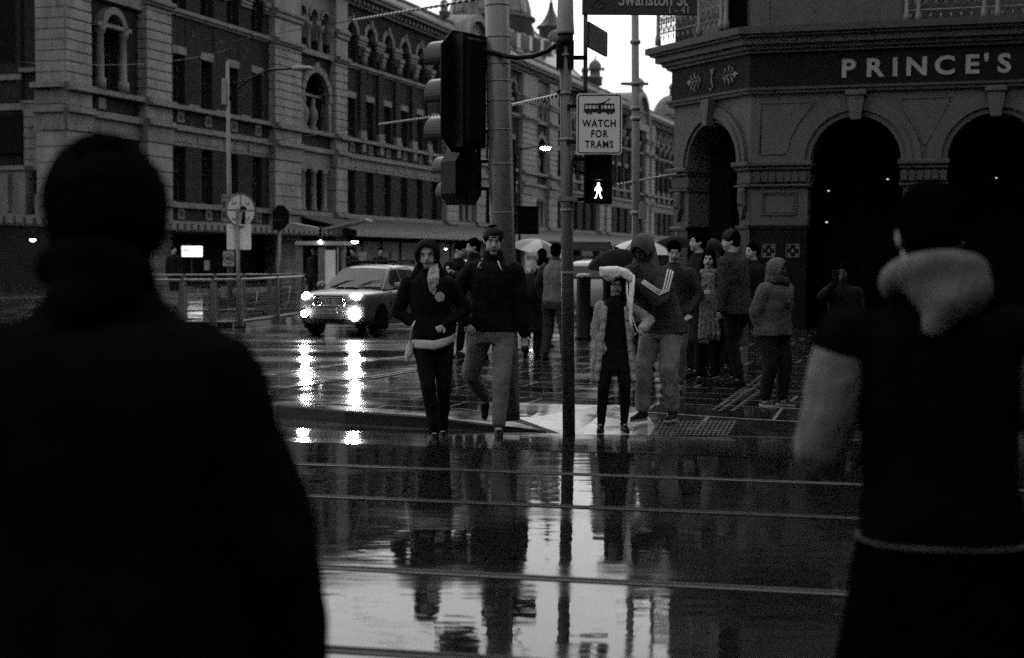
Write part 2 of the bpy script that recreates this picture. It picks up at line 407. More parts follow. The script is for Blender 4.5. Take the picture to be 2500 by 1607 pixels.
def rust(s0, s1, z0, z1, y=-.45, h=.485, rnd=0, part='pier'):
    """banded stone pier: courses with deep joints"""
    m = MB(); m.box(s0+.06, s1-.06, y+.07, .3, z0, z1)
    k = 0; z = z0
    while z < z1-.05:
        zt = min(z1, z+h); rr = random.uniform(-.008, .008)
        m.bbox(s0, s1, y+rr, .28, z+.028, zt-.028, .03); z += h; k += 1
    return m.build(part, M_stone, st)
def cap(m, s0, s1, y, z, h=.5, e=.16):
    m.bbox(s0-.02, s1+.02, y-.03, .25, z, z+h*.2); m.bbox(s0-e*.4, s1+e*.4, y-e*.4, .25, z+h*.26, z+h*.55)
    m.bbox(s0-e, s1+e, y-e, .25, z+h*.6, z+h)
Z1, Z2, Z3, Z4, Z5 = 4.1, 9.15, 14.0, 18.05, 19.9
def bay(s0, s1, n, cols=True, near=True, first=True):
    """brick bay of n windows on three storeys"""
    W = (s1-s0)/n; ww = W*.40
    def hh(z0, z1, ws, y0=0, y1=.55):                               # brick between the openings
        e = s0
        for a, b in ws: brick.box(e, a, y0, y1, z0, z1); e = b
        brick.box(e, s1, y0, y1, z0, z1)
    ws = [(s0+W*(i+.5)-ww/2, s0+W*(i+.5)+ww/2) for i in range(n)]
    brick.box(s0, s1, .02, .55, 3.1, 4.0)
    hh(4.35, 7.2, ws)
    for a, b in ws: window(a, b, 4.35, 7.2, near=near)
    brick.box(s0, s1, .0, .55, 7.2, 7.25)
    brick.box(s0, s1, .02, .55, 8.35, 9.1)
    hh(9.4, 12.0, ws)
    for a, b in ws:
        window(a, b, 9.4, 12.0, near=near)
        trim.bbox(a-.12, b+.12, -.05, .4, 12.0, 12.42)
        brick.box(a-.13, b+.13, .03, .55, 12.0, 13.95)
    hh(12.0, 13.95, [(a-.12, b+.12) for a, b in ws])
    # top storey: arches on brick piers with stone capitals
    for i in range(n):
        cx = s0+W*(i+.5); r = W*.25
        brick.archwall(s0+W*i, s0+W*(i+1), 14.3, 18.0, cx, r, 16.25, .0, .5)
        window(cx-r, cx+r, 14.35, 16.25+r, .4, True, near)
        trim.ring(cx, 16.25, r-.003, r+.34, -.10, .3, n=14); trim.bbox(cx-.14, cx+.14, -.2, .2, 16.3+r, 16.3+r+.45)
        vents.box(cx+W*.5-.13, cx+W*.5+.13, -.02, .1, 13.1, 13.4)
    for i in range(n+1):
        x = s0+W*i
        if i in (0, n): a, b = (x, x+W*.2) if i == 0 else (x-W*.2, x)
        else: a, b = x-W*.2, x+W*.2
        cap(trim, a, b, -.12, 15.55, .7, .13)
        if cols and 0 < i < n:
            brick.box(x-.42, x+.42, -.18, .0, 9.9, 14.0)            # brick pilaster on a stone base with a stone cap
            trim.bbox(x-.5, x+.5, -.3, .1, 9.3, 9.55); trim.bbox(x-.46, x+.46, -.25, .1, 9.55, 9.95)
            trim.tube([(x, -.22, 14.35), (x, -.22, 15.0)], .24, 10); trim.bbox(x-.34, x+.34, -.46, .1, 14.95, 15.2); trim.bbox(x-.42, x+.42, -.55, .1, 15.22, 15.5)
            trim.bbox(x-.3, x+.3, -.28, .1, 8.5, 9.1)
        elif 0 < i < n:
            trim.bbox(x-.5, x+.5, -.08, .2, 9.3, 9.5)
    # little square vents below each ledge, frieze panels
    for i in range(n):
        x = s0+W*(i+.5)
        for z in (3.42, 8.45):
            trim.bbox(x-.32, x+.32, -.10, .1, z, z+.62); vents.box(x-.16, x+.16, -.125, .1, z+.14, z+.45)
        trim.bbox(x-W*.40, x+W*.40, -.1, .1, 7.42, 7.82, .03)
    for z0, z1, y in ((4.0, 4.12, -.28), (4.12, 4.3, -.14), (3.0, 3.35, -.06), (7.25, 8.0, -.05), (8.0, 8.12, -.32), (8.12, 8.32, -.18), (9.1, 9.2, -.40), (9.2, 9.36, -.26), (13.95, 14.08, -.12), (14.08, 14.3, -.26)):
        trim.bbox(s0, s1, y, .35, z0, z1, .02)
def bands(s0, s1, y=-.5):
    for z0, z1, e in ((3.0, 3.35, 0), (4.0, 4.12, .22), (4.12, 4.3, .1), (7.2, 8.0, .02), (8.0, 8.12, .28), (8.12, 8.32, .14), (9.0, 9.12, .34), (9.12, 9.34, .2), (13.95, 14.08, .1), (14.08, 14.3, .24), (15.5, 15.8, .08), (15.8, 16.0, .2)):
        trim.bbox(s0-.05, s1+.05, y-e, .35, z0, z1, .02)
def pier(s0, s1):
    rust(s0, s1, 4.3, 7.2, h=.72); rust(s0, s1, 8.32, 9.0, h=.7); rust(s0, s1, 9.34, 13.95); rust(s0, s1, 14.3, 15.5, h=1.2); rust(s0, s1, 16.0, 18.05, h=2.05); rust(s0, s1, 0, 4.0, h=.8)
    bands(s0, s1)
def pavilion(s0, s1, near=True):
    """narrow stone bay between piers: columns, deep arch niche, three little arches on top"""
    c = (s0+s1)/2; w_ = s1-s0
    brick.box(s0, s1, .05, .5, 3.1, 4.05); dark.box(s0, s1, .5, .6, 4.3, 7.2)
    trim.bbox(s0, s1, -.05, .4, 6.95, 8.0); 
    for z0, z1, y in ((4.0, 4.3, -.3), (8.0, 8.3, -.34), (9.1, 9.35, -.4), (13.95, 14.28, -.3), (3.0, 3.35, -.1)): trim.bbox(s0, s1, y, .35, z0, z1)
    brick.box(s0, s1, 0, .5, 8.3, 9.1)
    for k in (-1, 0, 1):
        x = c+k*w_*.31
        trim.lathe([(.26, 0), (.26, .15), (.19, .22), (.17, 2.3), (.24, 2.4), (.27, 2.62)], (x, .0, 4.32), 12)
    r = w_*.36; zs = 11.2
    brick.archwall(s0, s1, 9.35, 13.95, c, r, zs, .02, .9)
    for k in range(11):                                            # rough voussoirs
        a0 = pi*k/11+.02; a1 = pi*(k+1)/11-.02
        trim.ring(c, zs, r*1.0-.002, r+.42+(.16 if k == 5 else 0)+.04*(k % 2), -.32, .3, a0, a1, 3)
    trim.bbox(c-r-.42, c-r, -.25, .3, 9.35, zs); trim.bbox(c+r, c+r+.42, -.25, .3, 9.35, zs)
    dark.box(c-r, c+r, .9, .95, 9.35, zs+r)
    for k in (-1, 1):                                              # carved figures standing in the niche
        trim.lathe([(.30, 0), (.30, .2), (.17, .32), (.30, .75), (.34, 1.1), (.22, 1.45), (.13, 1.6), (.17, 1.75), (.16, 1.95), (.05, 2.1)], (c+k*r*.36, .35, 9.4), 12)
    trim.bbox(c-r*.9, c+r*.9, .2, .6, 11.5, 11.65)
    W = w_/3
    for i in range(3):
        x = s0+W*(i+.5); rr = W*.3
        trim.archwall(s0+W*i, s0+W*(i+1), 15.0, 18.0, x, rr, 16.4, .0, .4)
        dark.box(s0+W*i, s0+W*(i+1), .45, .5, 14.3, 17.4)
        trim.lathe([(.26, 0), (.17, .15), (.16, 1.2), (.27, 1.4), (.30, 1.7)], (s0+W*i, -.05, 14.3), 10)
        trim.ring(x, 16.4, rr, rr+.2, -.14, .2, n=10)
    trim.lathe([(.26, 0), (.17, .15), (.16, 1.2), (.27, 1.4), (.30, 1.7)], (s1, -.05, 14.3), 10)
# plan of the long front, left to right
pier(55.2, 57.2); pier(61.8, 64.1); pier(75.3, 78.7); pier(83.6, 85.3); pier(103.5, 106); pier(110.5, 112.6); pier(122.6, 126.9); pier(131, 133.7)
bay(64.1, 75.3, 4, cols=False); pavilion(78.7, 83.6); bay(85.3, 103.5, 6); pavilion(106, 110.5); bay(112.6, 122.6, 3); pavilion(126.9, 131)
for a, b, n in ((133.7, 150, 5), (155, 172, 5), (177, 196, 6), (199, 210, 3)): bay(a, b, n, near=False)
for a, b in ((150, 152), (153, 155), (172, 174), (175, 177), (196, 199), (210, 212)): pier(a, b)
brick.box(152, 153, .1, .5, 0, 18); brick.box(174, 175, .1, .5, 0, 18)
# the first pavilion: pedimented window between the corner piers
s0, s1 = 57.2, 61.8; c = 59.2
brick.box(s0, c-.75, .1, .6, 9.35, 18); brick.box(c+.75, s1, .1, .6, 9.35, 18); brick.box(c-.75, c+.75, .12, .6, 12.6, 18); window(c-.75, c+.75, 9.35, 12.6, .45)
for k in (-1, 1): trim.lathe([(.3, 0), (.3, .5), (.2, .6), (.18, 2.6), (.28, 2.75), (.32, 3.0)], (c+k*.95, -.15, 9.35), 10)
trim.ring(c, 12.3, .72, 1.05, -.4, .2, n=12); trim.bbox(c-1.4, c+1.4, -.4, .2, 12.3, 12.5)
for z0, z1, y in ((4.0, 4.3, -.3), (7.2, 8.0, -.05), (8.0, 8.32, -.3), (9.1, 9.35, -.4), (13.6, 14.3, -.25), (15.6, 15.9, -.3), (3.0, 3.35, -.1)): trim.bbox(s0, s1, y, .35, z0, z1)
brick.box(s0, s1, .1, .6, 8.3, 9.1); brick.box(s0, s1, .12, .6, 3.1, 8)
for i in range(3):
    x = s0+.8+i*1.5; trim.bbox(x-.5, x+.5, 0, .2, 14.45, 15.5, .06); vents.bbox(x-.28, x+.28, -.05, .1, 14.65, 15.3, .05)
trim.bbox(s0+1, s0+1.6, -.12, .2, 8.45, 9.0)
brick.build('brick_wall', M_brick, st)
# main cornice with dentils, sloping stone parapet
corn.box(54.7, 212, -.35, .6, 18.05, 18.2)
s = 55.0
while s < 212:
    corn.box(s, s+.34, -.62, -.2, 18.2, 18.5); s += .72
corn.box(54.6, 212, -.45, .6, 18.2, 18.52)
corn.bbox(54.4, 212.2, -.95, .7, 18.52, 18.72); corn.bbox(54.3, 212.3, -1.1, .7, 18.74, 18.95)
corn.add([(54.6, -.75, 18.95), (212, -.75, 18.95), (212, .1, 19.85), (54.6, .1, 19.85), (54.6, .6, 18.95), (212, .6, 18.95), (212, .6, 19.85), (54.6, .6, 19.85)],
         [(0, 1, 2, 3), (3, 2, 6, 7), (5, 4, 7, 6), (0, 3, 7, 4), (1, 5, 6, 2)])
corn.bbox(54.6, 212, -.02, .75, 19.85, 20.02)
corn.build('cornice', M_stone2, st)
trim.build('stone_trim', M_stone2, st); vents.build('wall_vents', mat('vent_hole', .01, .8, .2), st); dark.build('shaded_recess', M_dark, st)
o = farw.build('distant_windows', mat('window_joinery', .03, .5, .3, 3), st); o['kind'] = 'stuff'; farg.build('panes', M_glass, o)['kind'] = 'stuff'
# ground storey: shopfronts set back under the street awning
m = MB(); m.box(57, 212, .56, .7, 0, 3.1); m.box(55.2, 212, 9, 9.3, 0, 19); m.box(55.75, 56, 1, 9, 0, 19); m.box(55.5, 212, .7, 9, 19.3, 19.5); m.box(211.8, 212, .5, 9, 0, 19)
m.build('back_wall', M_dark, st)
m = MB(); x = 86
while x < 112:
    m.box(x, x+2.9, -1.2, -1.05, .2, 2.5); x += 3.3
m.build('shop_panels', mat('pale_shop_panel', .075, .6, .3, 2), st)
m = MB()
for x, a, b in ((89, .5, 1.5), (90.6, .5, 1.5), (98, .6, 1.7), (84.5, 1.0, 1.9)): m.box(x, x+1.1, -1.28, -1.2, a, b+.3)
m.build('posters', mat('poster_paper', .12, .6, .8, 2.5), st)
# awning with scalloped tin roof
aw = MB(); n = 150
vs = []; fs = []
for i in range(n*2+1):
    x = 78.5+i*(120-0)/n/2*.98
    dz = .06 if i % 2 else 0
    vs += [(x, -.1, 4.0+dz), (x, -4.2, 3.1+dz), (x, -4.2, 2.72+dz*.5)]
for i in range(n*2):
    a = i*3; fs += [(a, a+1, a+4, a+3), (a+1, a+2, a+5, a+4)]
aw.add(vs, fs); aw.build('street_awning', mat('awning_tin', .05, .5, .35, 2, .2), st)
m = MB(); m.box(40, 78.6, -3.2, -.1, 2.72, 2.8); m.box(40, 78.6, -3.2, -3.12, 2.72, 3.15); m.box(57, 78.6, -.12, -.02, 2.7, 3.3)
for i in range(60): m.box(40.2+i*.64, 40.6+i*.64, -3.27, -3.2, 2.8, 3.08)
m.build('awning_fascia', mat('awning_paint', .05, .5, .3, 2), st)
# corner return and the lower wing to its left
m = MB(T(55.2, 0, 0)); 
def rust_side(y0, y1, z0, z1, x=0, h=.485):
    q = MB(); q.box(x+.05, x+.5, y0, y1, z0, z1); z = z0
    while z < z1-.05:
        q.box(x-.0, x+.4, y0, y1, z+.028, min(z1, z+h)-.028); z += h
    return q
q = rust_side(-.4, 1.15, 9.34, 18.0, 55.16); q.v = q.v; q.build('pier', M_stone, st)
q = rust_side(-.4, 1.15, 4.3, 7.2, 55.16, .72); q.build('pier', M_stone, st)
q = MB(); 
for z0, z1, e in ((3.0, 4.3, .1), (7.2, 8.0, .1), (8.0, 8.32, .3), (8.4, 9.0, .05), (9.1, 9.34, .4), (13.95, 14.3, .25)): q.box(55.16-e, 55.5, -.45, 1.2, z0, z1)
q.build('string_course', M_stone2, st)
# wing wall facing the crossing (runs across the left edge of the picture)
wg = MB(); wt = MB(); wd = MB()
def wing(m, u0, u1, d0, d1, z0, z1): m.box(55.7-d1, 55.7-d0, 1.15+u0, 1.15+u1, z0, z1)
wing(wg, 0, 14, -2, .0, 3, 24)
wing(wt, 0, 14, -1, .12, 8.2, 8.5); wing(wt, 0, 1.1, -1, .2, 8.5, 8.62); wing(wt, 0, 1.1, -1, .3, 9.9, 10.1); wing(wt, 1.1, 14, -1, .1, 9.6, 9.85); wing(wt, 0, 14, -1, .2, 14.1, 15.0); wing(wt, 0, 14, -1, .35, 15.0, 15.15)
wing(wt, .0, .9, -1, .25, 5.4, 8.2)
for k in range(5): wing(wd, -.01, .91, 0, .255, 5.9+k*.485, 5.93+k*.485)
wing(wd, 1.5, 3.2, -1, .03, 10.4, 13.4); wing(wd, 1.0, 1.2, -1, .02, 5, 14); wing(wd, .95, 14, -1, .3, 6.2, 8.0)
wing(wt, .5, 14, -1, .7, 3.2, 5.4); wing(wt, .45, 14, -1, .85, 5.4, 5.6); wing(wt, .45, 14, -1, .85, 3.1, 3.4); wing(wt, 1.3, 1.5, -1, .9, 3.5, 5.2)
wt.T = M.Identity(4); wg.box(55.3, 55.6, .5, 14, 0, 3)
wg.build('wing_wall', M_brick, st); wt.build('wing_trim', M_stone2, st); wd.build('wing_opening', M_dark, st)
# roofscape
def lunette(s0, s1, z=20.0, y0=-.3, y1=3.2, hb=1.3):
    c = (s0+s1)/2; r = (s1-s0)/2; m = MB()
    m.box(s0, s1, y0+.1, y1, z-1, z+hb)
    m.ring(c, z+hb, r-.55, r, y0, y1, n=24); m.ring(c, z+hb, .001, r-.55, y0+.5, y1, n=24)
    m.ring(c, z+hb, r-.9, r-.75, y0+.4, y0+.8, n=20); m.ring(c, z+hb, r*.3, r*.3+.12, y0+.4, y0+.8, n=16)
    for k in range(1, 8):
        a = pi*k/8; m.tube([(c+r*.32*cos(a), y0+.48, z+hb+r*.32*sin(a)), (c+(r-.8)*cos(a), y0+.48, z+hb+(r-.8)*sin(a))], .05, 6)
    m.lathe([(.4, 0), (.55, .25), (.35, .5), (.6, 1.0), (.55, 1.4), (.1, 1.8)], (c, y0+.6, z+hb+r-.1), 12)
    return m.build('arched_pediment', M_stone, st)
lunette(104.9, 111.9, 18.6, -1.35, 3.0, -1.2); lunette(163, 170.5, 17.6, -1.35, 3.0, -.2)
def turret(s, z=20, k=1.0, y=.6):
    m = MB(); m.lathe([(1.0*k, 0), (1.0*k, .9*k), (1.15*k, 1.0*k), (1.15*k, 1.15*k), (.75*k, 1.25*k), (.7*k, 2.0*k), (.9*k, 2.1*k), (.92*k, 2.3*k), (.8*k, 2.9*k), (.45*k, 3.35*k), (.12*k, 3.5*k), (.1*k, 3.9*k), (.02, 4.1*k)], (s, y, z), 16)
    return m.build('turret', M_stone2, st)
turret(103.9, 20, .40, .0); turret(151.3, 20.2, .8, .6); turret(147.2, 20.2, .45, .6); turret(172, 20, .4)
def dome(s, y, z, r, drum=1.5, el=1.15, lantern=True):
    m = MB(); m.lathe([(r*1.04, -2.5), (r*1.04, drum-.25), (r*1.12, drum-.2), (r*1.12, drum)], (s, y, z), 32)
    b = m.build('drum', M_stone2, st)
    q = MB(); q.lathe([(r*cos(a*pi/2/14), drum+r*el*sin(a*pi/2/14)) for a in range(15)], (s, y, z), 32)
    for k in range(16):
        t = 2*pi*k/16
        q.tube([(s+(r+.02)*cos(a*pi/2/8)*cos(t), y+(r+.02)*cos(a*pi/2/8)*sin(t), z+drum+r*el*sin(a*pi/2/8)) for a in range(8)], .09, 5)
    d = q.build('dome', mat('copper_dome', .085, .4, .4, 1.2, .2), st)
    if lantern:
        q = MB(); h = drum+r*el
        q.lathe([(r*.2, h-.1), (r*.2, h+r*.3), (r*.27, h+r*.33), (r*.2, h+r*.5), (r*.04, h+r*.62), (.02, h+r*1.0)], (s, y, z), 12); q.build('lantern', M_stone2, st)
    return d
dome(132, 6, 21.6, 3.95, 3.0); dome(132.8, 2.6, 22.9, .75, .35, 1.2); dome(147.5, 4, 24.2, .75, .6, 1.2, False); dome(204, 3, 20.0, 2.9, 1.6)
# slate spire with concave sides and a finial
m = MB(); m.lathe([(1.75, 0), (1.7, .15), (1.25, .45), (.85, .95), (.5, 1.6), (.27, 2.2), (.32, 2.3), (.2, 2.45), (.27, 2.65), (.12, 2.9), (.08, 3.4), (.02, 4.2)], (152.4, 6, 26.8), 8, smooth=False)
m.build('spire', mat('dark_slate', .02, .5, .4, 3), st)
m = MB(); m.lathe([(1.4, -6), (1.4, 2.7), (1.7, 2.8)], (152.4, 6, 24), 8); m.build('spire_base', M_stone2, st)
# attic storey and sloping metal roof behind the parapet
m = MB(); m.add([(116, 1.0, 19.9), (152, 1.0, 19.9), (140, 4.6, 25.0), (119, 3.6, 22.0), (116, 9, 19.9), (152, 9, 19.9), (140, 9, 25.0), (119, 9, 22.0)], [(0, 1, 2, 3), (3, 2, 6, 7), (0, 3, 7, 4), (1, 5, 6, 2)])
m.tube([(119, 3.6, 22.05), (140, 4.6, 25.05), (152, 1.1, 20.0)], .12, 6)
for k in range(6):
    f = k/6+.08; a_ = V((117.5+f*22, 2.0, 20.9+f*1.4)); m.T = M.Translation(a_); m.bbox(-.5, .5, -.7, 1.5, -.6, .8); m.lathe([(.55, .8), (.35, 1.05), (.02, 1.2)], (0, .2, 0), 8); m.T = M.Identity(4)
m.build('attic_roof', mat('roof_tin', .11, .35, .3, 1.5, .2), st)
m = MB(); m.tube([(151.5, .6, 22.2), (154.6, .6, 22.4)], .05, 6); m.lathe([(.01, -.25), (.25, 0), (.01, .25)], (154.7, .6, 22.4), 8); m.build('lamp_arm', M_black, st)
print('station windows', nwin[0])
# ================================================================ corner hotel on the right
HC = V((4.98, 30.0, 0)); ht = thing('corner_hotel', 'rendered corner hotel with big round arches, dark name band and iron lace balconies', 'building', tuple(HC), -radians(18.3))
M_ren = mat('painted_render', .060, .7, .22, 1.4, .15, streak=2)
M_band = mat('dark_sign_band', .004, .6, .3, 2, 0, .1)
M_lace = mat('cast_iron_lace', .15, .5, .3, 6)
TM = M.Identity(4)                                                 # main front: x right, y into the building
# chamfer front: local x runs along the chamfer from its far (left) end to the corner
CL = 2.92; ta = radians(-45)
TC = M.Rotation(radians(-45), 4, 'Z'); TC = M.Translation(V((-.7071*CL, .7071*CL, 0))) @ TC
wall = MB(TM); arches = MB(TM); capi = MB(TM); dado = MB(TM); inn = MB(TM)
ZS, ZB = 3.62, 5.12
def stack(lst, fn):
    k = len(lst[0].v)
# --- main front, four arches
us = [(1.257, 3.055), (3.96, 5.76), (6.66, 8.46), (9.36, 11.16)]
e = 0.0
for i, (a, b) in enumerate(us):
    c = (a+b)/2; nx = us[i+1][0] if i+1 < len(us) else b+1.4
    x1 = (b+nx)/2
    wall.archwall(e, x1, ZS, ZB, c, .9, ZS, 0, .7); e = x1
    arches.ring(c, ZS, .903, 1.02, -.06, .2, n=28); arches.ring(c, ZS, 1.02, 1.13, -.12, .2, n=28); arches.ring(c, ZS, 1.13, 1.30, -.085, .2, n=28)
    arches.prism([(c-.10, ZS+.82), (c+.10, ZS+.82), (c+.19, ZS+1.42), (c-.19, ZS+1.42)], -.26, .1); arches.bbox(c-.21, c+.21, -.3, .1, ZS+1.3, ZS+1.40)
    capi.bbox(b-.05, nx+.05, -.16, .75, 3.52, 3.62); capi.bbox(b-.02, nx+.02, -.10, .72, 3.44, 3.51); capi.bbox(b, nx, -.04, .7, 3.16, 3.43); capi.bbox(b-.03, nx+.03, -.1, .72, 3.09, 3.15)
    for k in range(6):
        x = b+(nx-b)*(k+.5)/6
        capi.prism([(x-.055, 3.20), (x+.055, 3.20), (x+.07, 3.36), (x, 3.42), (x-.07, 3.36)], -.10, 0)
    wall.box(b+.06, nx-.06, 0, .65, 2.3, 3.09); 
    arches.bbox(b+.22, nx-.22, -.03, .1, 2.52, 2.99, .015)
    dado.box(b+.03, nx-.03, -.03, .66, 0, 2.28); dado.bbox(b, nx, -.08, .66, 2.2, 2.30)
# first pier, from the corner
wall.box(.02, 1.2, 0, .65, 2.3, 3.09); capi.bbox(-.09, 1.3, -.16, .75, 3.52, 3.62); capi.bbox(-.05, 1.28, -.10, .72, 3.44, 3.51); capi.bbox(-.02, 1.257, -.04, .7, 3.16, 3.43); capi.bbox(-.06, 1.28, -.1, .72, 3.09, 3.15)
for k in range(7):
    x = .08+1.1*(k+.5)/7; capi.prism([(x-.06, 3.20), (x+.06, 3.20), (x+.075, 3.36), (x, 3.42), (x-.075, 3.36)], -.10, 0)
def frame(m, x0, x1, z0, z1, t=.035, y=-.035):
    m.bbox(x0, x1, y, .05, z0, z0+t, .01); m.bbox(x0, x1, y, .05, z1-t, z1, .01); m.bbox(x0, x0+t, y, .05, z0+t, z1-t, .01); m.bbox(x1-t, x1, y, .05, z0+t, z1-t, .01)
frame(arches, .24, .98, 2.50, 3.0); frame(arches, .29, .93, 2.55, 2.95, .02)
# spandrel panel left of the first arch, following the curve
c = (us[0][0]+us[0][1])/2
pp = [(.20, 3.78), (.72, 3.78)]+[(c+1.42*cos(pi-t), ZS+1.42*sin(pi-t)) for t in (.16, .35, .55, .72)]+[(.20+1.0, 4.86), (.20, 4.86)]
pp[-2] = (c+1.42*cos(pi-.95), 4.84); pp[-1] = (.20, 4.84)
arches.tube([(x, -.005, z) for x, z in pp+[pp[0]]], .022, 6)
for i in range(3):
    cc = (us[i][1]+us[i+1][0])/2
    arches.tube([(cc-.5, -.005, 4.86), (cc+.5, -.005, 4.86), (cc+.12, -.005, 4.1), (cc, -.005, 3.9), (cc-.12, -.005, 4.1), (cc-.5, -.005, 4.86)], .022, 6)
dado.box(0.02, 1.2, -.03, .66, 0, 2.28); dado.bbox(-.04, 1.25, -.08, .66, 2.2, 2.30)
# upper wall of the main front
wall.box(0, 12.5, 0.0, .6, ZB, 6.3); wall.box(0, 3.05, .02, .6, 6.3, 14.0); wall.box(3.05, 12.5, 1.6, 2.0, 6.3, 14.0)
wall.box(12.5, 12.8, 0, 14, 0, 14)
# --- chamfer front
for mm in (wall, arches, capi, dado, inn): mm.T = TC
c = CL-1.35
wall.archwall(0, CL, ZS, ZB, c, .93, ZS, 0, .7)
arches.ring(c, ZS, .933, 1.02, -.06, .2, n=28); arches.ring(c, ZS, 1.02, 1.12, -.12, .2, n=28); arches.ring(c, ZS, 1.12, 1.24, -.085, .2, n=28)
arches.prism([(c-.08, ZS+.85), (c+.08, ZS+.85), (c+.16, ZS+1.42), (c-.16, ZS+1.42)], -.26, .1)
for a, b in ((-.08, c-.90), (c+.90, CL+.08)):
    capi.bbox(a-.04, b+.04, -.16, .74, 3.52, 3.62); capi.bbox(a, b, -.10, .72, 3.44, 3.51); capi.bbox(a+.03, b-.02, -.04, .7, 3.16, 3.43); capi.bbox(a, b, -.1, .71, 3.09, 3.15)
    wall.box(max(a+.1, 0), min(b-.05, CL), .0, .65, 2.3, 3.09); dado.box(a+.06, b-.03, -.03, .66, 0, 2.28); dado.bbox(a+.03, b, -.08, .66, 2.2, 2.3)
    capi.bbox((a+b)/2-.12, (a+b)/2+.12, -.14, .1, 2.7, 3.08, .05)
    capi.prism([((a+b)/2-.12, 2.7), ((a+b)/2+.12, 2.7), ((a+b)/2, 2.4)], -.1, .1)
wall.box(0, CL, .0, .6, ZB, 6.3); wall.box(0, CL, 1.3, 1.7, 6.3, 14)
wall.T = TM
# return wall along the cross street, roof slab
x0, y0 = -.7071*CL, .7071*CL
wall.box(x0, x0+.4, y0, 22, 2.3, 14); dado.T = TM; dado.box(x0-.03, x0+.4, y0+.1, 22, 0, 2.3); wall.box(x0+.4, 12.5, 2.2, 22, 13.7, 14); wall.box(-.05, .35, .0, .4, 6.3, 14)
for k in range(4): wall.box(x0-.12, x0+.1, y0+2+k*4, y0+3+k*4, 2.3, 6)
wall.build('wall', M_ren, ht); arches.build('arch_mouldings', M_ren, ht); capi.build('capitals', mat('capital_render', .042, .7, .3, 2, .15), ht)
dado.build('tiled_dado', mat('dark_tile', .004, .3, .3, 3, 0, .15), ht)
# dark interior and shopfront joinery
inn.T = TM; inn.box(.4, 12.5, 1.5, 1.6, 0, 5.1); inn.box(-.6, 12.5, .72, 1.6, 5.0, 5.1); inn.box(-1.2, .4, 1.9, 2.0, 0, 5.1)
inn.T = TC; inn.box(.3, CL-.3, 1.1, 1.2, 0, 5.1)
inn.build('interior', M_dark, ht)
jm = MB(TC)
for x in (c-.80, c-.45, c+.0, c+.45, c+.78): jm.box(x-.035, x+.035, .8, .9, 0, 3.5)
jm.box(c-.9, c+.9, .78, .9, 3.2, 3.36); jm.T = TM
for a, b in us:
    for k in range(5): x = a+(b-a)*k/4; jm.box(x-.03, x+.03, .9, 1.0, 0, 4.4)
    jm.box(a, b, .88, 1.0, 3.1, 3.2); jm.box(a, b, .88, 1.0, .0, .9)
jm.build('doors', mat('dark_joinery', .0015, .8, .3, 3, 0, .02), ht)
# --- name band, cornice
bd = MB(); cn = MB(); off = .06
def along(m, z0, z1, e, y1=.3):
    k = e*math.tan(radians(22.5))
    # one mitred strip over chamfer and main front
    p = [(-.7071*CL-e, .7071*CL-.0), (-k, -e), (12.6, -e)]
    q = [(-.7071*CL-e*.3, .7071*CL+.3), (.1, .1), (12.6, .1)]
    a0 = V((-.7071, .7071)); nn = V((-.7071, -.7071))
    c0 = V((-.7071*CL, .7071*CL))+nn*e; p = [(c0.x-e*.7, c0.y+e*.7), (-k, -e), (12.6, -e)]; ci = V((-.7071*CL, .7071*CL))-nn*.2; q = [(ci.x-e*.7-.2, ci.y+e*.7+.2), (.05, .2), (12.6, .2)]
    vs = [(x, y, z0) for x, y in p+q]+[(x, y, z1) for x, y in p+q]
    m.add(vs, [(0, 1, 7, 6), (1, 2, 8, 7), (3, 9, 10, 4), (4, 10, 11, 5), (6, 7, 10, 9), (7, 8, 11, 10), (0, 3, 4, 1), (1, 4, 5, 2), (0, 6, 9, 3), (2, 5, 11, 8)])
along(cn, 5.03, 5.10, .10); along(cn, 5.10, 5.15, .15); along(bd, 5.15, 5.86, .05); along(cn, 5.86, 5.93, .14); along(cn, 5.93, 6.02, .22); along(cn, 6.02, 6.16, .33); along(cn, 6.16, 6.22, .42); along(cn, 6.22, 6.36, .50)
bd.build('name_band', M_band, ht); cn.build('cornice', mat('cornice_render', .035, .6, .3, 2, .15), ht)
M_let = mat('pale_lettering', .24, .5, .2, 6)
for ch, u in zip("PRINCE'S", (1.98, 2.50, 2.91, 3.33, 3.87, 4.39, 4.66, 5.00)):
    text('letter', ch, .51, M_let, ht, T(u, -.065, 5.47), .012, .016, sx=1.12)
# leaf scroll ornaments on the chamfer band
om = MB(TC)
def leaf(cx, cz, s):
    om.tube([(cx-.22*s, -.07, cz), (cx+.14*s, -.07, cz)], [.016, .05], 8, sy=.4)
    om.ring(cx+.24*s, cz, .028, .065, -.09, -.05, 0, 2*pi, 4); om.tube([(cx+.29*s, -.07, cz), (cx+.37*s, -.07, cz)], [.022, .004], 6)
    for a, b in ((-.14, .15), (.0, .20), (.12, .15)):
        for q in (-1, 1):
            om.tube([(cx+(a-.06)*s, -.07, cz+q*.02), (cx+(a+.03)*s, -.07, cz+q*b*.55), (cx+(a+.04)*s, -.07, cz+q*b), (cx+(a-.03)*s, -.07, cz+q*b*1.12)], [.022, .030, .028, .008], 6, sy=.4)
leaf(c+.62, 5.50, 1); leaf(c-.62, 5.50, -1)
om.tube([(c-.10, -.07, 5.30), (c-.02, -.07, 5.24), (c+.06, -.07, 5.32), (c-.01, -.07, 5.48), (c+.02, -.07, 5.6)], [.012, .02, .022, .03, .02], 6, sy=.5)
for q in (-1, 0, 1): om.tube([(c+.02, -.07, 5.55), (c+.02+q*.05, -.07, 5.68), (c+.02+q*.10, -.07, 5.74)], [.025, .018, .006], 6, sy=.5)
om.build('scroll_ornament', M_let, ht)
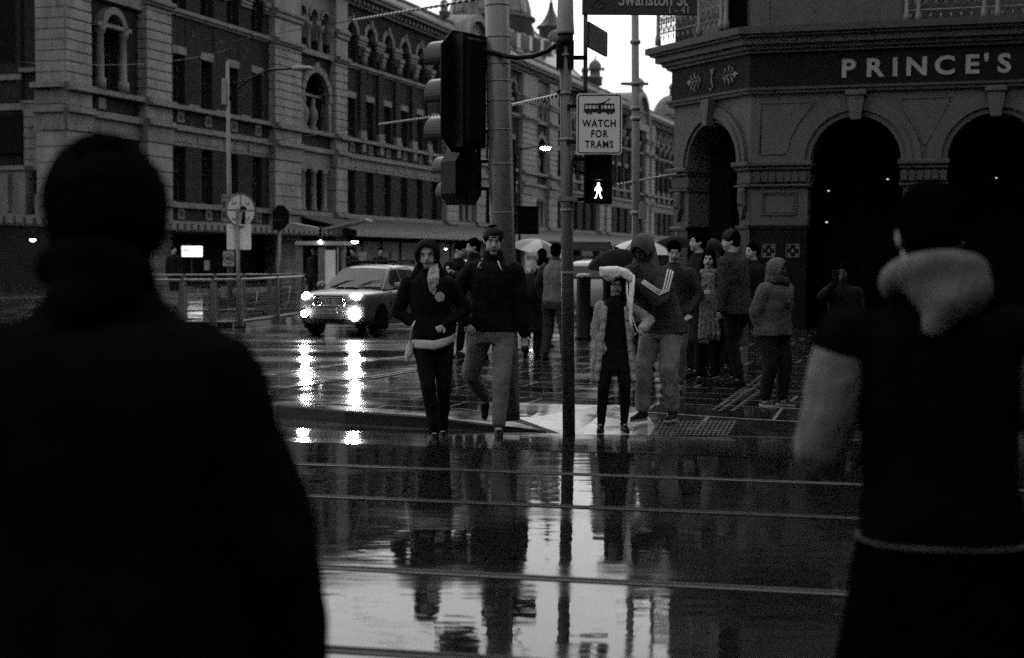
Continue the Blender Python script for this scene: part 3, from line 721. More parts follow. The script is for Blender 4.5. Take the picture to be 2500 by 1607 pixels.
# patterned tiles let into the dado
tm = MB()
for (TT, xs) in ((TM, (.42, .92, 1.06)), (TC, (2.5, .22))):
    tm.T = TT
    for x in xs[:2]:
        frame(tm, x-.14, x+.14, 1.62, 1.9, .02, -.06)
        for dx, dz in ((0, 0), (-.08, .08), (.08, .08), (-.08, -.08), (.08, -.08)): tm.prism([(x+dx-.035, 1.76+dz), (x+dx, 1.71+dz), (x+dx+.035, 1.76+dz), (x+dx, 1.81+dz)], -.05, 0)
tm.build('pattern_tiles', mat('pale_tile', .10, .3, .3, 9), ht)
# iron lace balconies
def lace(TT, x0, x1, z0, nm, posts):
    m = MB(TT); H = 1.0
    m.tube([(x0, 0, z0+H), (x1, 0, z0+H)], .025, 6); m.tube([(x0, 0, z0+H*.86), (x1, 0, z0+H*.86)], .012, 6); m.tube([(x0, 0, z0+.1), (x1, 0, z0+.1)], .016, 6)
    n = max(1, int((x1-x0)/.19))
    for i in range(n):
        x = x0+(x1-x0)*(i+.5)/n; w_ = (x1-x0)/n
        for k in (-.5, .0): m.tube([(x+k*w_, 0, z0), (x+k*w_, 0, z0+H)], .009, 5)
        for s_ in (-1, 1):
            m.tube([(x+s_*w_*.05, 0, z0+.12), (x+s_*w_*.42, 0, z0+.26), (x+s_*w_*.38, 0, z0+.42), (x+s_*w_*.06, 0, z0+.5), (x+s_*w_*.4, 0, z0+.62), (x+s_*w_*.3, 0, z0+.78), (x, 0, z0+.84)], .011, 5)
            m.tube([(x+s_*w_*.2, 0, z0+.3), (x+s_*w_*.1, 0, z0+.36), (x+s_*w_*.22, 0, z0+.42)], .012, 5)
        m.lathe([(.001, 0), (.035, .04), (.001, .1)], (x, 0, z0+.60), 6); m.tube([(x, 0, z0-.1), (x, 0, z0+.02)], [.004, .02], 5)
    o = m.build(nm, M_lace, ht)
    q = MB(TT)
    for x in posts: q.lathe([(.07, -.15), (.07, .0), (.045, .1), (.045, 1.0), (.07, 1.05), (.05, 1.2), (.04, 1.25), (.04, 3.6)], (x, 0, z0), 10)
    q.build('balcony_posts', M_lace, o)
    for k in range(2):
        pass
lace(M.Translation((-.28, -.28, 0)) @ TC, -.15, CL-.35, 6.55, 'balcony_railing', (-.1, CL-.55, CL-.38, 1.55))
lace(M.Translation((0, -.12, 0)), 3.1, 12.4, 6.5, 'balcony_railing', (3.12, 3.35, 4.6, 4.85, 7.2, 9.8))
# french windows behind the chamfer balcony
m = MB(TC); 
for x in (.6, 1.5, 2.3): m.box(x-.35, x+.35, 1.22, 1.3, 6.4, 9)
m.build('upper_window', M_glass, ht)
# added glowing specks standing in for reflections in the arch windows
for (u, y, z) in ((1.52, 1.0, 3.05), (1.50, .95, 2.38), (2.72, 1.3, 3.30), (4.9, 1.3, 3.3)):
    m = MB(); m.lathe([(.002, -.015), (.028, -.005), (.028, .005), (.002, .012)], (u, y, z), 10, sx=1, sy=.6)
    lo_ = m.build('window_glint', mat('window_glint_glow', .9, .5, 0, 1, emit=1.0), ht)
    m = MB(); m.tube([(u, y, z+.02), (u, y, z+1.2)], .006, 5); m.build('glint_stem', M_black, lo_)  # thin black stem added above each glint
# ================================================================ unseen city blocks added behind and beside the camera to cut the sky light
M_city = mat('unseen_block_stone', .045, .8, .3, .5)
def block(name, label, x0, x1, y0, y1, h):
    o = thing(name, label, 'building', ((x0+x1)/2, (y0+y1)/2, 0)); a, b = (x1-x0)/2, (y1-y0)/2
    m = MB(); m.box(-a, a, -b, b, 0, h); m.bbox(-a-.4, a+.4, -b-.4, b+.4, h-1.6, h-1.0); m.build('wall', M_city, o)
    m = MB(); n = int(a*2/3.2)
    for fl in range(int(h/3.8)-1):
        for i in range(n):
            x = -a+(i+.5)*2*a/n; m.box(x-.8, x+.8, b-.1, b+.02, 1.2+fl*3.8, 3.6+fl*3.8); m.box(x-.8, x+.8, -b-.02, -b+.1, 1.2+fl*3.8, 3.6+fl*3.8)
    m.build('windows', M_glass, o)
block('unseen_rear_block', 'unseen tall stone block behind the camera, added to cut sky light', -14, 48, -62, -24, 26)
block('unseen_left_block', 'unseen block behind and left of the camera, added to cut sky light', -90, -34, -62, -24, 22)
block('unseen_side_block', 'unseen tall block right of the camera, added to cut sky light', 24, 90, -10, 22, 24)
# ================================================================ street furniture
def P(px, py, D): return at(px, py, D)
# ---- big leaning pole at the corner
b = gnd(1238, 1026, FP); top = at(1209, -160, b.y+.05)
bp = thing('tram_pole', 'thick leaning round steel pole with bands at the street corner', 'pole', tuple(b))
def rel(p, o): return tuple(V(p)-V(o.location))
tv = V(rel(top, bp)); m = MB(); m.tube([(0, 0, 0), tv*.5, tv*1.25], [.118, .113, .108], 24); m.build('shaft', M_pole, bp)
m = MB()
for t in (.43, .53, .60, .66, .70, .735, .79, .855, .93): 
    c = tv*t; m.tube([c-tv.normalized()*.006, c+tv.normalized()*.006], .121-.008*t, 24)
m.build('band', M_metal, bp)
# ---- traffic signal head hung on the pole, seen from behind
def chamf(w_, h, cx_, cz_): 
    return [(-w_/2+cx_, -h/2), (w_/2-cx_, -h/2), (w_/2, -h/2+cz_), (w_/2, h/2-cz_), (w_/2-cx_, h/2), (-w_/2+cx_, h/2), (-w_/2, h/2-cz_), (-w_/2, -h/2+cz_)]
ts = thing('traffic_signal', 'large black three lamp traffic signal on the thick pole, seen from behind', 'traffic light', tuple(P(1131, 226, 12.9)), radians(48))
# local: board in x-z plane, lamps face +y (away to the left)
m = MB(); m.prism(chamf(.56, 1.08, .14, .14), 0, .012); m.build('target_board', M_black, ts)
m = MB(); m.box(-.15, .15, -.14, -.002, -.50, .50); m.bbox(-.12, .12, -.17, -.13, -.47, .47); m.build('housing', M_black, ts)
for z in (.34, 0, -.34):
    m = MB(); m.ring(0, z, .135, .145, .013, .36, radians(-35), radians(215), 20); m.build('visor', mat('visor_grey', .006, .4, .3, 5), ts)
    q = MB(); q.T = M.Translation((0, .02, z)) @ M.Rotation(-pi/2, 4, 'X'); q.lathe([(.13, 0), (.1, .03), (.01, .045)], n=16); q.build('lens', M_glass, ts)
ts2 = thing('signal_lantern', 'small black signal lantern below the large traffic signal, seen from behind', 'traffic light', tuple(P(1144, 434, 12.95)), radians(40))
m = MB(); m.prism(chamf(.30, .49, .07, .10), 0, .22); m.build('housing', M_black, ts2)
m = MB(); m.ring(0, .10, .10, .108, .22, .42, radians(-30), radians(210), 16); m.ring(0, -.13, .10, .108, .22, .36, radians(-30), radians(210), 16); m.build('visor', mat('visor_grey', .006, .4, .3, 5), ts2)
m = MB()
for (px0, py0, px1, py1) in ((1155, 122, 1200, 120), (1165, 322, 1222, 318), (1170, 395, 1230, 392), (1168, 460, 1232, 462)):
    a = V(P(px0, py0, 12.98)); c = V(P(px1, py1, 13.05)); m.tube([a-ts.location, c-ts.location], .018, 8)
a = V(P(1170, 322, 12.98)); c = V(P(1168, 465, 12.98)); m.tube([a-ts.location, c-ts.location], .02, 8)
ob = m.build('bracket', M_black, ts); ob.matrix_basis = M.Rotation(-radians(48), 4, 'Z')
# equipment box on the far side of the pole
eb = thing('equipment_box', 'square black box strapped behind the thick pole', 'equipment box', tuple(P(1285, 539, 13.3)), radians(8))
m = MB(); m.bbox(-.105, .105, -.09, .07, -.125, .125, .012); m.box(-.11, .11, -.10, -.04, .125, .132); m.build('case', M_black, eb)
m = MB(); m.box(-.16, -.10, -.03, .03, -.05, .05); m.box(-.135, -.105, -.02, .05, -.3, .62); m.build('bracket', M_black, eb)
# ---- slim signal pole
sb = gnd(1389, 1066, .03); sp = thing('signal_pole', 'slim grey signal pole with pale cap standing at the kerb', 'pole', tuple(sb))
tp = at(1380, 84, sb.y)-sb
m = MB(); m.tube([(0, 0, 0), tp*.5, tp], [.056, .054, .052], 20); m.build('shaft', mat('signal_pole_paint', .060, .4, .3, 7, .2, streak=5), sp)
m = MB(); m.lathe([(.079, 0), (.079, .02), (.072, .12), (.068, .30), (.062, .315), (.03, .322)], tuple(tp), 20); m.build('cap', mat('pale_plastic', .22, .45, .12, 5), sp)
m = MB(); 
m.lathe([(.062, -.10), (.07, -.08), (.07, 0)], tuple(tp), 16); m.box(tp.x-.075, tp.x+.075, -.05, .07, tp.z-.3, tp.z-.06); m.build('terminal_box', M_black, sp)
m = MB()
for z, r in ((2.62, .058), (3.02, .058), (2.0, .057), (1.45, .058), (3.35, .056)):
    c = tp*(z/tp.z); m.lathe([(r, -.012), (r+.003, -.008), (r+.003, .008), (r, .012)], tuple(c), 20)
c = tp*(2.1/tp.z); m.box(c.x-.075, c.x+.09, -.06, .06, c.z-.02, c.z+.02)
m.build('clamp', M_metal, sp)
# thin post for the name signs, on two arms
D = sb.y
np_ = thing('sign_post', 'thin grey post carrying the street name signs on two arms', 'pole', tuple(P(1429, 228, D)))
m = MB(); a = V(P(1430, -140, D)); m.tube([(0, 0, 0), a-np_.location], .018, 12); m.build('tube', M_pole, np_)
m = MB()
for y in (141, 226):
    a = V(P(1360, y, D)); c = V(P(1434, y, D)); a -= np_.location; c -= np_.location
    m.box(a.x, c.x, -.03, .03, a.z-.015, a.z+.015)
m.build('arm', M_black, np_)
M_blue = mat('dark_sign_face', .030, .5, .15, 6)
M_stx = mat('sign_lettering', .30, .5, .1, 6)
a = V(P(1562, -2, D-.04)); sg = thing('street_name_sign', 'dark Swanston St name plate across the top of the frame', 'sign', tuple(a))
m = MB(); m.bbox(-.50, .50, 0, .03, -.135, .135, .004); m.build('plate', M_blue, sg)
text('lettering', 'Swanston St', .165, M_stx, sg, T(.115, -.004, -.005), .002, .003, sx=.74)
text('numbers', '1 - 41', .085, M_stx, sg, T(.34, -.004, -.095), .002, 0, align='CENTER')
m = MB()                                                            # faint council emblem: a quartered ring
m.T = M.Translation((-.36, -.003, .0)); m.ring(0, 0, .075, .083, -.002, .0, 0, 2*pi, 24)
m.tube([(-.05, 0, -.05), (.0, 0, .0), (.05, 0, .05)], .005, 5); m.tube([(.05, 0, -.05), (0, 0, 0), (-.05, 0, .05)], .005, 5); m.tube([(-.06, 0, 0), (.06, 0, 0)], .004, 5)
m.build('emblem', mat('faint_emblem', .05, .5, .1, 6), sg)
s2 = thing('cross_street_sign', 'small dark street sign turned edgeways beside the thin post', 'sign', tuple(P(1434, 83, D)), radians(71.7))
m = MB(); m.bbox(.02, .66, -.012, .012, -.11, .11, .003); m.build('plate', M_blue, s2)
# ---- WATCH FOR TRAMS
wf = thing('warning_sign', 'white WATCH FOR TRAMS sign with tram symbol above the walking man signal', 'sign', tuple(P(1463, 303, D-.09)), radians(-3))
def rrect(w_, h, r, n=5):
    out = []
    for cx_, cz_, a0 in ((w_/2-r, h/2-r, 0), (-w_/2+r, h/2-r, pi/2), (-w_/2+r, -h/2+r, pi), (w_/2-r, -h/2+r, 1.5*pi)):
        for k in range(n+1): out.append((cx_+r*cos(a0+pi/2*k/n), cz_+r*sin(a0+pi/2*k/n)))
    return out
m = MB(); m.prism(rrect(.397, .53, .028), 0, .006); m.build('plate', M_white, wf)
M_ink = mat('black_sign_ink', .008, .5, .1, 6)
m = MB(); o_ = rrect(.375, .508, .024); i_ = rrect(.357, .49, .018); k = len(o_)
m.add([(x, -.0025, z) for x, z in o_+i_], [(i, (i+1) % k, (i+1) % k+k, i+k) for i in range(k)]); m.build('border', M_ink, wf, recalc=False)
for s_, z, sz in (('WATCH', .003, .088), ('FOR', -.087, .088), ('TRAMS', -.178, .088)): text('lettering', s_, sz, M_ink, wf, T(0, -.003, z), .001, .0014, sx=.82, space=1.16)
m = MB(); m.T = M.Translation((0, -.003, .133))
m.box(-.135, .135, 0, .002, -.032, -.002); m.box(-.13, .13, 0, .002, .032, .044)
for x in (-.128, -.098, -.065, -.03, .002, .035, .068, .098, .124): m.box(x-.004, x+.004, 0, .002, -.002, .032)
m.box(-.013, .016, -.001, .002, -.04, .032)
for x in (-.105, -.075, .075, .105): m.ring(x, -.038, .0005, .012, 0, .002, 0, 2*pi, 10)
m.tube([(.02, 0, .044), (.05, 0, .062), (.085, 0, .082)], .003, 5); m.tube([(-.005, 0, .046), (.05, 0, .050)], .003, 5); m.ring(.087, .084, .0005, .006, 0, .002, 0, 2*pi, 8)
m.build('tram_symbol', M_ink, wf)
m = MB(); m.box(-.28, .0, .008, .03, .14, .17); m.box(-.28, .0, .008, .03, -.17, -.14); m.build('bracket', M_black, wf)
# ---- walking man signal
pm = thing('pedestrian_signal', 'black pedestrian signal showing a lit white walking man', 'traffic light', tuple(P(1460, 438, D)), radians(-4))
m = MB(); m.bbox(-.125, .125, -.06, .12, -.215, .215, .02); m.build('housing', M_black, pm)
m = MB()
for z in (.105, -.105):
    m.box(-.118, .118, -.20, -.06, z+.092, z+.10); m.box(-.118, -.112, -.17, -.06, z-.09, z+.092); m.box(.112, .118, -.17, -.06, z-.09, z+.092)
m.build('visor', M_black, pm)
m = MB(); m.T = M.Translation((.005, -.064, -.1)) @ M.Diagonal((1.0, 1, .98, 1))
m.ring(0, .058, .0005, .0125, 0, .003, 0, 2*pi, 12)
m.prism([(-.013, .044), (.012, .044), (.017, .02), (.014, -.012), (-.014, -.012), (-.016, .02)], 0, .003)
for pts in ([(-.013, .038), (-.030, .020), (-.033, -.003), (-.026, -.003), (-.022, .016), (-.010, .026)], [(.012, .038), (.026, .020), (.031, -.004), (.025, -.005), (.019, .016), (.010, .026)],
            [(-.014, -.010), (.002, -.010), (-.008, -.036), (-.020, -.070), (-.034, -.070), (-.034, -.063), (-.027, -.062), (-.018, -.036)], [(.0, -.010), (.014, -.010), (.020, -.036), (.026, -.062), (.034, -.062), (.033, -.070), (.018, -.070), (.009, -.038)]):
    m.prism(pts, .0, .003)
m.build('walking_man', mat('signal_glow', .9, .5, 0, 1, emit=4), pm)
m = MB(); m.box(-.30, -.12, -.01, .03, .16, .19); m.box(-.30, -.12, -.01, .03, -.19, -.16)
m.tube([(-.24, 0, .42), (-.24, 0, .2), (-.2, 0, .08), (-.12, 0, .05)], .009, 8); m.build('bracket', M_black, pm)
# ---- cables
def cable(name, label, pts, r, mt, n=8, group=None):
    o = thing(name, label, 'cable', tuple(pts[0]), 0, group); m = MB(); m.tube([V(p)-V(pts[0]) for p in pts], r, n); m.build('strand', mt, o); return o
def sag(a, b, s, n=14): return [V(a).lerp(V(b), k/n)-V((0, 0, s*4*(k/n)*(1-k/n))) for k in range(n+1)]
cable('conduit', 'thick black cable sagging between the thick pole and the slim pole', [P(1160, 118, 12.9), P(1195, 126, 12.85), P(1235, 138, 12.8), P(1262, 141, 12.75), P(1300, 138, 12.7), P(1335, 126, 12.7), P(1362, 108, 12.7), P(1378, 92, 12.7)], .022, M_black)
cable('thin_wire', 'thin slanting wire between the two poles', sag(P(1245, 105, 13.1), P(1372, 232, 12.8), .05), .004, M_black, 5)
def rope(label, a, b, n, r=.024):
    a = V(a); b = V(b); o = thing('span_wire', label, 'cable', tuple(a), 0, 'striped span wires over the street')
    m = MB(); m.tube([V((0, 0, 0)), b-a], r*.55, 6); m.build('core', M_black, o)
    m = MB(); d = (b-a)
    for k in range(n):
        p = d*((k+.15)/n); q = d*((k+.62)/n); m.tube([p, p.lerp(q, .5), q], [r*.5, r, r*.5], 6)
    m.build('beads', mat('pale_insulator', .30, .4, .2, 6), o)
cable('span_cable', 'dark span cable carrying on left from the striped wire at the top', [P(520, 108, 50), P(862, 50, 34)], .012, M_black, 5)
cable('span_cable', 'dark span cable carrying on left from the lower striped wire', [P(620, 352, 48), P(925, 304, 36)], .011, M_black, 5)
rope('striped wire rising behind the thick pole at the top of the frame', P(862, 50, 34), P(1175, -3, 21), 30, .035)
rope('striped wire passing left behind the large traffic signal', P(925, 304, 36), P(1085, 282, 28), 24, .03)
rope('striped wire between the thick pole and the slim pole', P(1248, 257, 20), P(1372, 231, 13.2), 18, .024)
rope('striped wire running to the hotel from behind the walking man signal', P(1506, 452, 20), P(1652, 424, 29), 24, .022)
cable('overhead_wire', 'fine overhead tram wire on the left above the corner pier', sag(P(20, 150, 30), P(560, 120, 60), .3), .006, M_black, 5)
cable('overhead_wire', 'lower fine overhead tram wire across the corner pier', sag(P(60, 310, 30), P(330, 335, 50), .2), .006, M_black, 5)
cable('overhead_wire', 'fine wire crossing from the far pole to the station roof', sag(P(1275, 213, 60), P(1560, 205, 30), .2), .006, M_black, 5)
# ---- far pole by the hotel
fb = gnd(1554, 862, FP); fp = thing('catenary_pole', 'pale slim pole rising behind the hooded man against the sky', 'pole', (fb.x, fb.y, FP))
m = MB(); tpp = at(1550, -60, fb.y)-fb; m.tube([(0, 0, 0), tpp*.5, tpp], [.072, .062, .054], 16); m.build('shaft', mat('far_pole_paint', .13, .45, .3, 6, .1, streak=5), fp)
m = MB()
for py in (103, 205, 265, 290, 520): 
    c = at(1551, py, fb.y)-fb; m.lathe([(.075, -.03), (.085, 0), (.075, .03)], tuple(c), 14)
c = at(1565, 515, fb.y)-fb; m.box(c.x-.05, c.x+.08, -.08, .05, c.z-.13, c.z+.1)
c = at(1551, 205, fb.y)-fb; m.box(c.x-.22, c.x+.2, -.02, .02, c.z-.02, c.z+.02)
m.build('fittings', M_metal, fp)
# ---- bollard
bb = gnd(1424, 828, FP); bo = thing('round_bollard', 'tall black round bollard with a pale rim on the corner paving', 'bollard', (bb.x, bb.y, FP))
m = MB(); m.lathe([(.15, 0), (.15, .04), (.125, .06), (.128, 1.1), (.13, 1.12)], n=24); m.build('body', mat('black_gloss_paint', .003, .5, .3, 6, 0, .08), bo)
m = MB(); m.lathe([(.134, 1.12), (.138, 1.13), (.138, 1.16), (.10, 1.18), (.02, 1.185)], n=24); m.build('rim', mat('pale_plastic', .22, .45, .12, 5), bo)
# ---- street lamp left
lb = gnd(562, 754); D2 = lb.y
sl_ = thing('street_lamp', 'tall street lamp with a long curved arm in front of the station', 'street lamp', (lb.x, lb.y, 0))
def R2(px, py, D=D2): return at(px, py, D)-V((lb.x, lb.y, 0))
m = MB(); m.tube([(0, 0, 0), R2(560, 500), R2(555, 150)], [.085, .065, .045], 12); m.build('column', mat('far_pole_paint', .13, .45, .3, 6, .1, streak=5), sl_)
m = MB(); m.tube([R2(556, 245), R2(585, 212), R2(615, 190), R2(657, 171), R2(724, 167)], .035, 8); m.tube([R2(556, 208), R2(600, 197), R2(640, 178)], .025, 8); m.build('arm', M_black, sl_)
m = MB(); c = R2(738, 168); m.T = M.Translation(c); m.lathe([(.001, -.09), (.18, -.05), (.22, .0), (.14, .08), (.001, .1)], n=14, sx=1.5, sy=.8); m.build('lantern', mat('lamp_cover', .16, .4, .1, 5), sl_)
m = MB(); c = R2(549, 225); m.T = M.Translation(c); m.bbox(-.07, .07, -.1, .05, -.38, .38); m.build('junction_box', mat('lamp_cover', .16, .4, .1, 5), sl_)
def plate(name, label, px, py, w_, h, D, mt, cat='sign', rz=0, group=None):
    o = thing(name, label, cat, tuple(P(px, py, D)), rz, group); m = MB(); m.prism(rrect(w_, h, min(w_, h)*.08), 0, .012); m.build('plate', mt, o); return o
o = plate('speed_sign', 'white 40 speed limit sign on the lamp column', 558, 632, .33, .44, D2-.14, mat('dim_white_sheet', .22, .5, .1, 5))
m = MB(); m.ring(0, .0, .125, .155, -.004, -.001, 0, 2*pi, 24); m.build('ring', mat('sign_ring', .02, .5, .1, 5), o); text('number', '40', .19, M_ink, o, T(0, -.004, 0), .002, .005)
o = plate('parking_sign', 'small grey parking plate high on the lamp column', 556, 508, .36, .80, D2-.16, mat('grey_plate', .13, .5, .3, 12))
text('lettering', 'PAY HERE', .09, M_ink, o, T(0, -.003, .32), .002, .002)
m = MB(); m.box(-.15, .15, -.004, -.001, .0, .2); m.box(-.15, .15, -.004, -.001, -.3, -.1); m.build('panel', mat('sign_ring', .02, .5, .1, 5), o)
# ---- round sign and its pole
rb = gnd(585, 797, .12); rs = thing('round_sign', 'pale round sign with its back to us above a square plate on a thin pole', 'sign', (rb.x, rb.y, .12), radians(14))
Dr = rb.y
def R3(px, py, dy=0): 
    p = at(px, py, Dr+dy)-V((rb.x, rb.y, .12)); return M.Rotation(-radians(14), 3, 'Z') @ p
m = MB(); m.tube([(0, 0, 0), R3(578, 508)], [.05, .035], 10); m.build('pole', mat('far_pole_paint', .13, .45, .3, 6, .1, streak=5), rs)
c = R3(588, 513); m = MB(); m.T = M.Translation((c.x, .05, c.z)) @ M.Rotation(radians(28), 4, 'Z'); m.ring(0, 0, .001, .355, 0, .02, 0, 2*pi, 32)
m.build('disc', M_sheet, rs); 
m = MB(); m.T = M.Translation((c.x, .045, c.z)) @ M.Rotation(radians(28), 4, 'Z')
m.ring(0, 0, .335, .365, -.02, .0, 0, 2*pi, 32); m.box(-.33, .33, -.008, -.002, -.008, .008); m.box(-.008, .008, -.008, -.002, .1, .33)
for x in (-.16, .16):
    for z in (-.16, .16): m.ring(x, z, .035, .048, -.012, -.002, pi*.9, pi*2.2, 12)
m.build('stiffeners', mat('sign_ring_grey', .07, .5, .1, 5), rs)
m = MB(); m.tube([(c.x-.01, -.06, c.z+.03), (c.x+.05, -.05, c.z+.05), (c.x+.12, -.05, c.z+.02)], [.05, .07, .04], 10, sy=.6); m.tube([(c.x+.06, -.06, c.z-.02), (c.x+.04, -.06, c.z-.3)], [.03, .045], 8); m.build('lamp_hood', M_black, rs)
c = R3(584, 578); m = MB(); m.T = M.Translation((c.x, .06, c.z)); m.prism(rrect(.50, .54, .03), 0, .012); m.build('square_plate', M_sheet, rs)
# ---- dark signal on a thin pole further along
qb = gnd(684, 762, .12); q_ = thing('tram_signal', 'dark oval signal head on a thin pole behind the railing', 'traffic light', (qb.x, qb.y, .12), radians(30))
def R4(px, py): return M.Rotation(-radians(30), 3, 'Z') @ (at(px, py, qb.y)-V((qb.x, qb.y, .12)))
m = MB(); m.tube([(0, 0, 0), R4(683, 545)], [.05, .04], 8); m.build('pole', mat('far_pole_paint', .13, .45, .3, 6, .1, streak=5), q_)
c = R4(686, 530); m = MB(); m.T = M.Translation((c.x, 0, c.z)); m.prism(chamf(.46, .62, .16, .16), 0, .03); m.box(-.12, .12, .03, .2, -.22, .22); m.build('head', M_black, q_)
c = R4(675, 548); m = MB(); m.T = M.Translation((c.x, 0, c.z)); m.bbox(-.16, .1, -.1, .1, -.15, .12); m.build('hood', M_black, q_)
# ---- railings of the tram stop
def railing(name, label, pts, H, posts, group):
    o = thing(name, label, 'railing', tuple(pts[0]), 0, group); L0 = pts[0]
    R = [V(p)-V(L0) for p in pts]
    m = MB(); m.tube([p+V((0, 0, H)) for p in R], .028, 8); m.tube([p+V((0, 0, .10)) for p in R], .02, 8); m.build('rail', M_metal, o)
    m = MB()
    for k in range(1, 7): m.tube([p+V((0, 0, .10+(H-.1)*k/7)) for p in R], .006, 4)
    m.build('wires', M_black, o)
    for p in posts:
        p = V(p)-V(L0); m = MB(); m.prism([(-.085, 0), (.085, 0), (.04, H+.03), (-.04, H+.03)], -.03, .03); m.v = [tuple(V(q)+p) for q in m.v]; m.build('post', mat('post_grey', .06, .5, .3, 6), o)
    return o
n0 = gnd(330, 803, .12); n1 = gnd(585, 797, .12); n2 = gnd(742, 772, .12)
def on(px, a, b):
    k = (px-a[0])/(b[0]-a[0]); return V(gnd(*a, .12)).lerp(V(gnd(*b, .12)), k)
A_, B_, C_ = (330, 803), (585, 797), (742, 772)
H_ = (797-712)/FPX*n1.y
railing('pedestrian_railing', 'nearer wire railing of the tram stop with tapered posts', [n0, n1, n2], .97, [on(441, A_, B_), on(517, A_, B_), on(585, A_, B_), on(669, B_, C_), on(740, B_, C_)], 'railings at the tram stop')
a, b_ = gnd(330, 772, .12), gnd(745, 763, .12)
railing('pedestrian_railing', 'farther wire railing of the tram stop behind the round sign pole', [a, b_], .98, [a.lerp(b_, k) for k in (.27, .45, .62, .78, .93)], 'railings at the tram stop')
# ---- barrier boards leaning on the railing
def board(label, pa, pb, D, txt=None):
    o = thing('barrier_board', label, 'barrier board', tuple(P((pa[0]+pb[0])/2, (pa[1]+pb[1])/2, D)), 0, 'direction boards on trestles at the tram stop')
    a = V(P(pa[0], pa[1], D))-o.location; b = V(P(pb[0], pb[1], D))-o.location
    ang = atan2(b.z-a.z, b.x-a.x); L = (b-a).length
    m = MB(); m.T = M.Rotation(-ang, 4, 'Y'); m.prism([(-L/2, -.17), (L/2-.08, -.17), (L/2, 0), (L/2-.08, .17), (-L/2, .17)], 0, .03); m.build('board', mat('grey_board', .06, .5, .3, 6), o)
    text('lettering', txt, .13, mat('faded_lettering', .14, .5, .3, 20), o, M.Rotation(-ang, 4, 'Y') @ T(.02, -.004, 0), .002)
    zg = .12-o.location.z
    m = MB()
    for x in (-L*.42, L*.36): m.tube([(x, .0, .2), (x-.03, -.15, zg)], .018, 6); m.tube([(x, .04, .2), (x+.03, .3, zg)], .018, 6)
    m.build('legs', M_metal, o)
board('grey direction board on a trestle, left of the pair behind the railing', (626, 735), (668, 727), 36.5, 'ENTRY')
board('grey arrow shaped direction board beside the shelter', (672, 722), (714, 714), 37.5, 'CITY LOOP')
for (px, py, w_, h, D, lb_) in ((410, 729, .52, .34, 33.1, 'pale notice plate hung on the nearer railing at the left'), (452, 742, .13, .2, 33.3, 'small pale notice below the nearer railing rail'), (546, 714, .16, .34, 40, 'small grey notice behind the nearer railing')):
    plate('notice', lb_, px, py, w_, h, D, mat('dull_notice', .12, .5, .3, 5), 'notice')
# ---- tram stop shelter
sh = thing('tram_shelter', 'tram shelter with butterfly roof and lit poster pillar left of the car', 'shelter', tuple(gnd(784, 757, .12))); sD = sh.location.y
def S(px, py, dy=0): return at(px, py, sD+dy)-sh.location
a = S(722, 589); b_ = S(843, 599); z1, z0 = a.z, b_.z
m = MB(); m.box(a.x, b_.x, -.1, 1.6, z0, z1); m.build('fascia', mat('shelter_fascia', .30, .45, .1, 5), sh)
l = S(705, 548); mm_ = S(783, 563); r_ = S(893, 538); m = MB()
m.add([l+V((0, 0, 0)), mm_, mm_+V((0, 1.8, -.0)), l+V((0, 1.8, 0)), l+V((0, 0, .06)), mm_+V((0, 0, .06)), mm_+V((0, 1.8, .06)), l+V((0, 1.8, .06))], [(0, 1, 2, 3), (4, 5, 6, 7), (0, 1, 5, 4), (1, 2, 6, 5), (3, 2, 6, 7), (0, 3, 7, 4)])
m.add([r_+V((0, 0, 0)), mm_, mm_+V((0, 1.8, -.0)), r_+V((0, 1.8, 0)), r_+V((0, 0, .06)), mm_+V((0, 0, .06)), mm_+V((0, 1.8, .06)), r_+V((0, 1.8, .06))], [(0, 1, 2, 3), (4, 5, 6, 7), (0, 1, 5, 4), (1, 2, 6, 5), (3, 2, 6, 7), (0, 3, 7, 4)])
q = S(722, 561); q2 = S(843, 566); m.box(q.x, mm_.x-.1, -.05, .0, mm_.z-.02, mm_.z+.05); m.build('roof', mat('shelter_roof', .16, .4, .2, 5), sh)
m = MB(); z = S(730, 590).z
for px in (730, 785): c = S(px, 700); m.box(c.x-.09, c.x+.09, 0, .12, 0, z)
c = S(838, 700); m.box(c.x-.05, c.x+.05, 0, .1, 0, z); m.build('posts', mat('pale_post', .12, .5, .3, 6), sh)
m = MB(); c = S(783, 600); m.prism([(c.x-.05, z-.1), (c.x+.05, z-.1), (c.x+.02, mm_.z+.1), (c.x-.02, mm_.z+.1)], -.05, .05); m.build('strut', M_black, sh)
m = MB(); c = S(784, 591); m.T = M.Translation(c+V((0, -.15, 0))); m.lathe([(.001, -.05), (.06, 0), (.001, .05)], n=10); m.build('lamp', M_lamp, sh)
pb = thing('advertising_pillar', 'lit advertising poster pillar in the shelter left of the car', 'advertising panel', tuple(gnd(803, 752, .12))); pD = pb.location.y
def S2(px, py): return at(px, py, pD)-pb.location
a, b_ = S2(772, 604), S2(786, 745); m = MB(); m.box(a.x, b_.x, -.1, .2, 0, a.z); m.build('side_panel', mat('pale_post2', .26, .5, .15, 3), pb)
a, b_ = S2(787, 604), S2(824, 745); m = MB(); m.box(a.x, b_.x, -.06, .2, 0, a.z); m.build('cabinet', mat('pale_post', .12, .5, .3, 6), pb)
m = MB(); m.box(a.x+.05, b_.x-.05, -.07, -.06, .35, a.z-.08)
mp_ = mat('lit_poster', .35, .3, .75, 2.5, emit=.18); m.build('poster', mp_, pb)
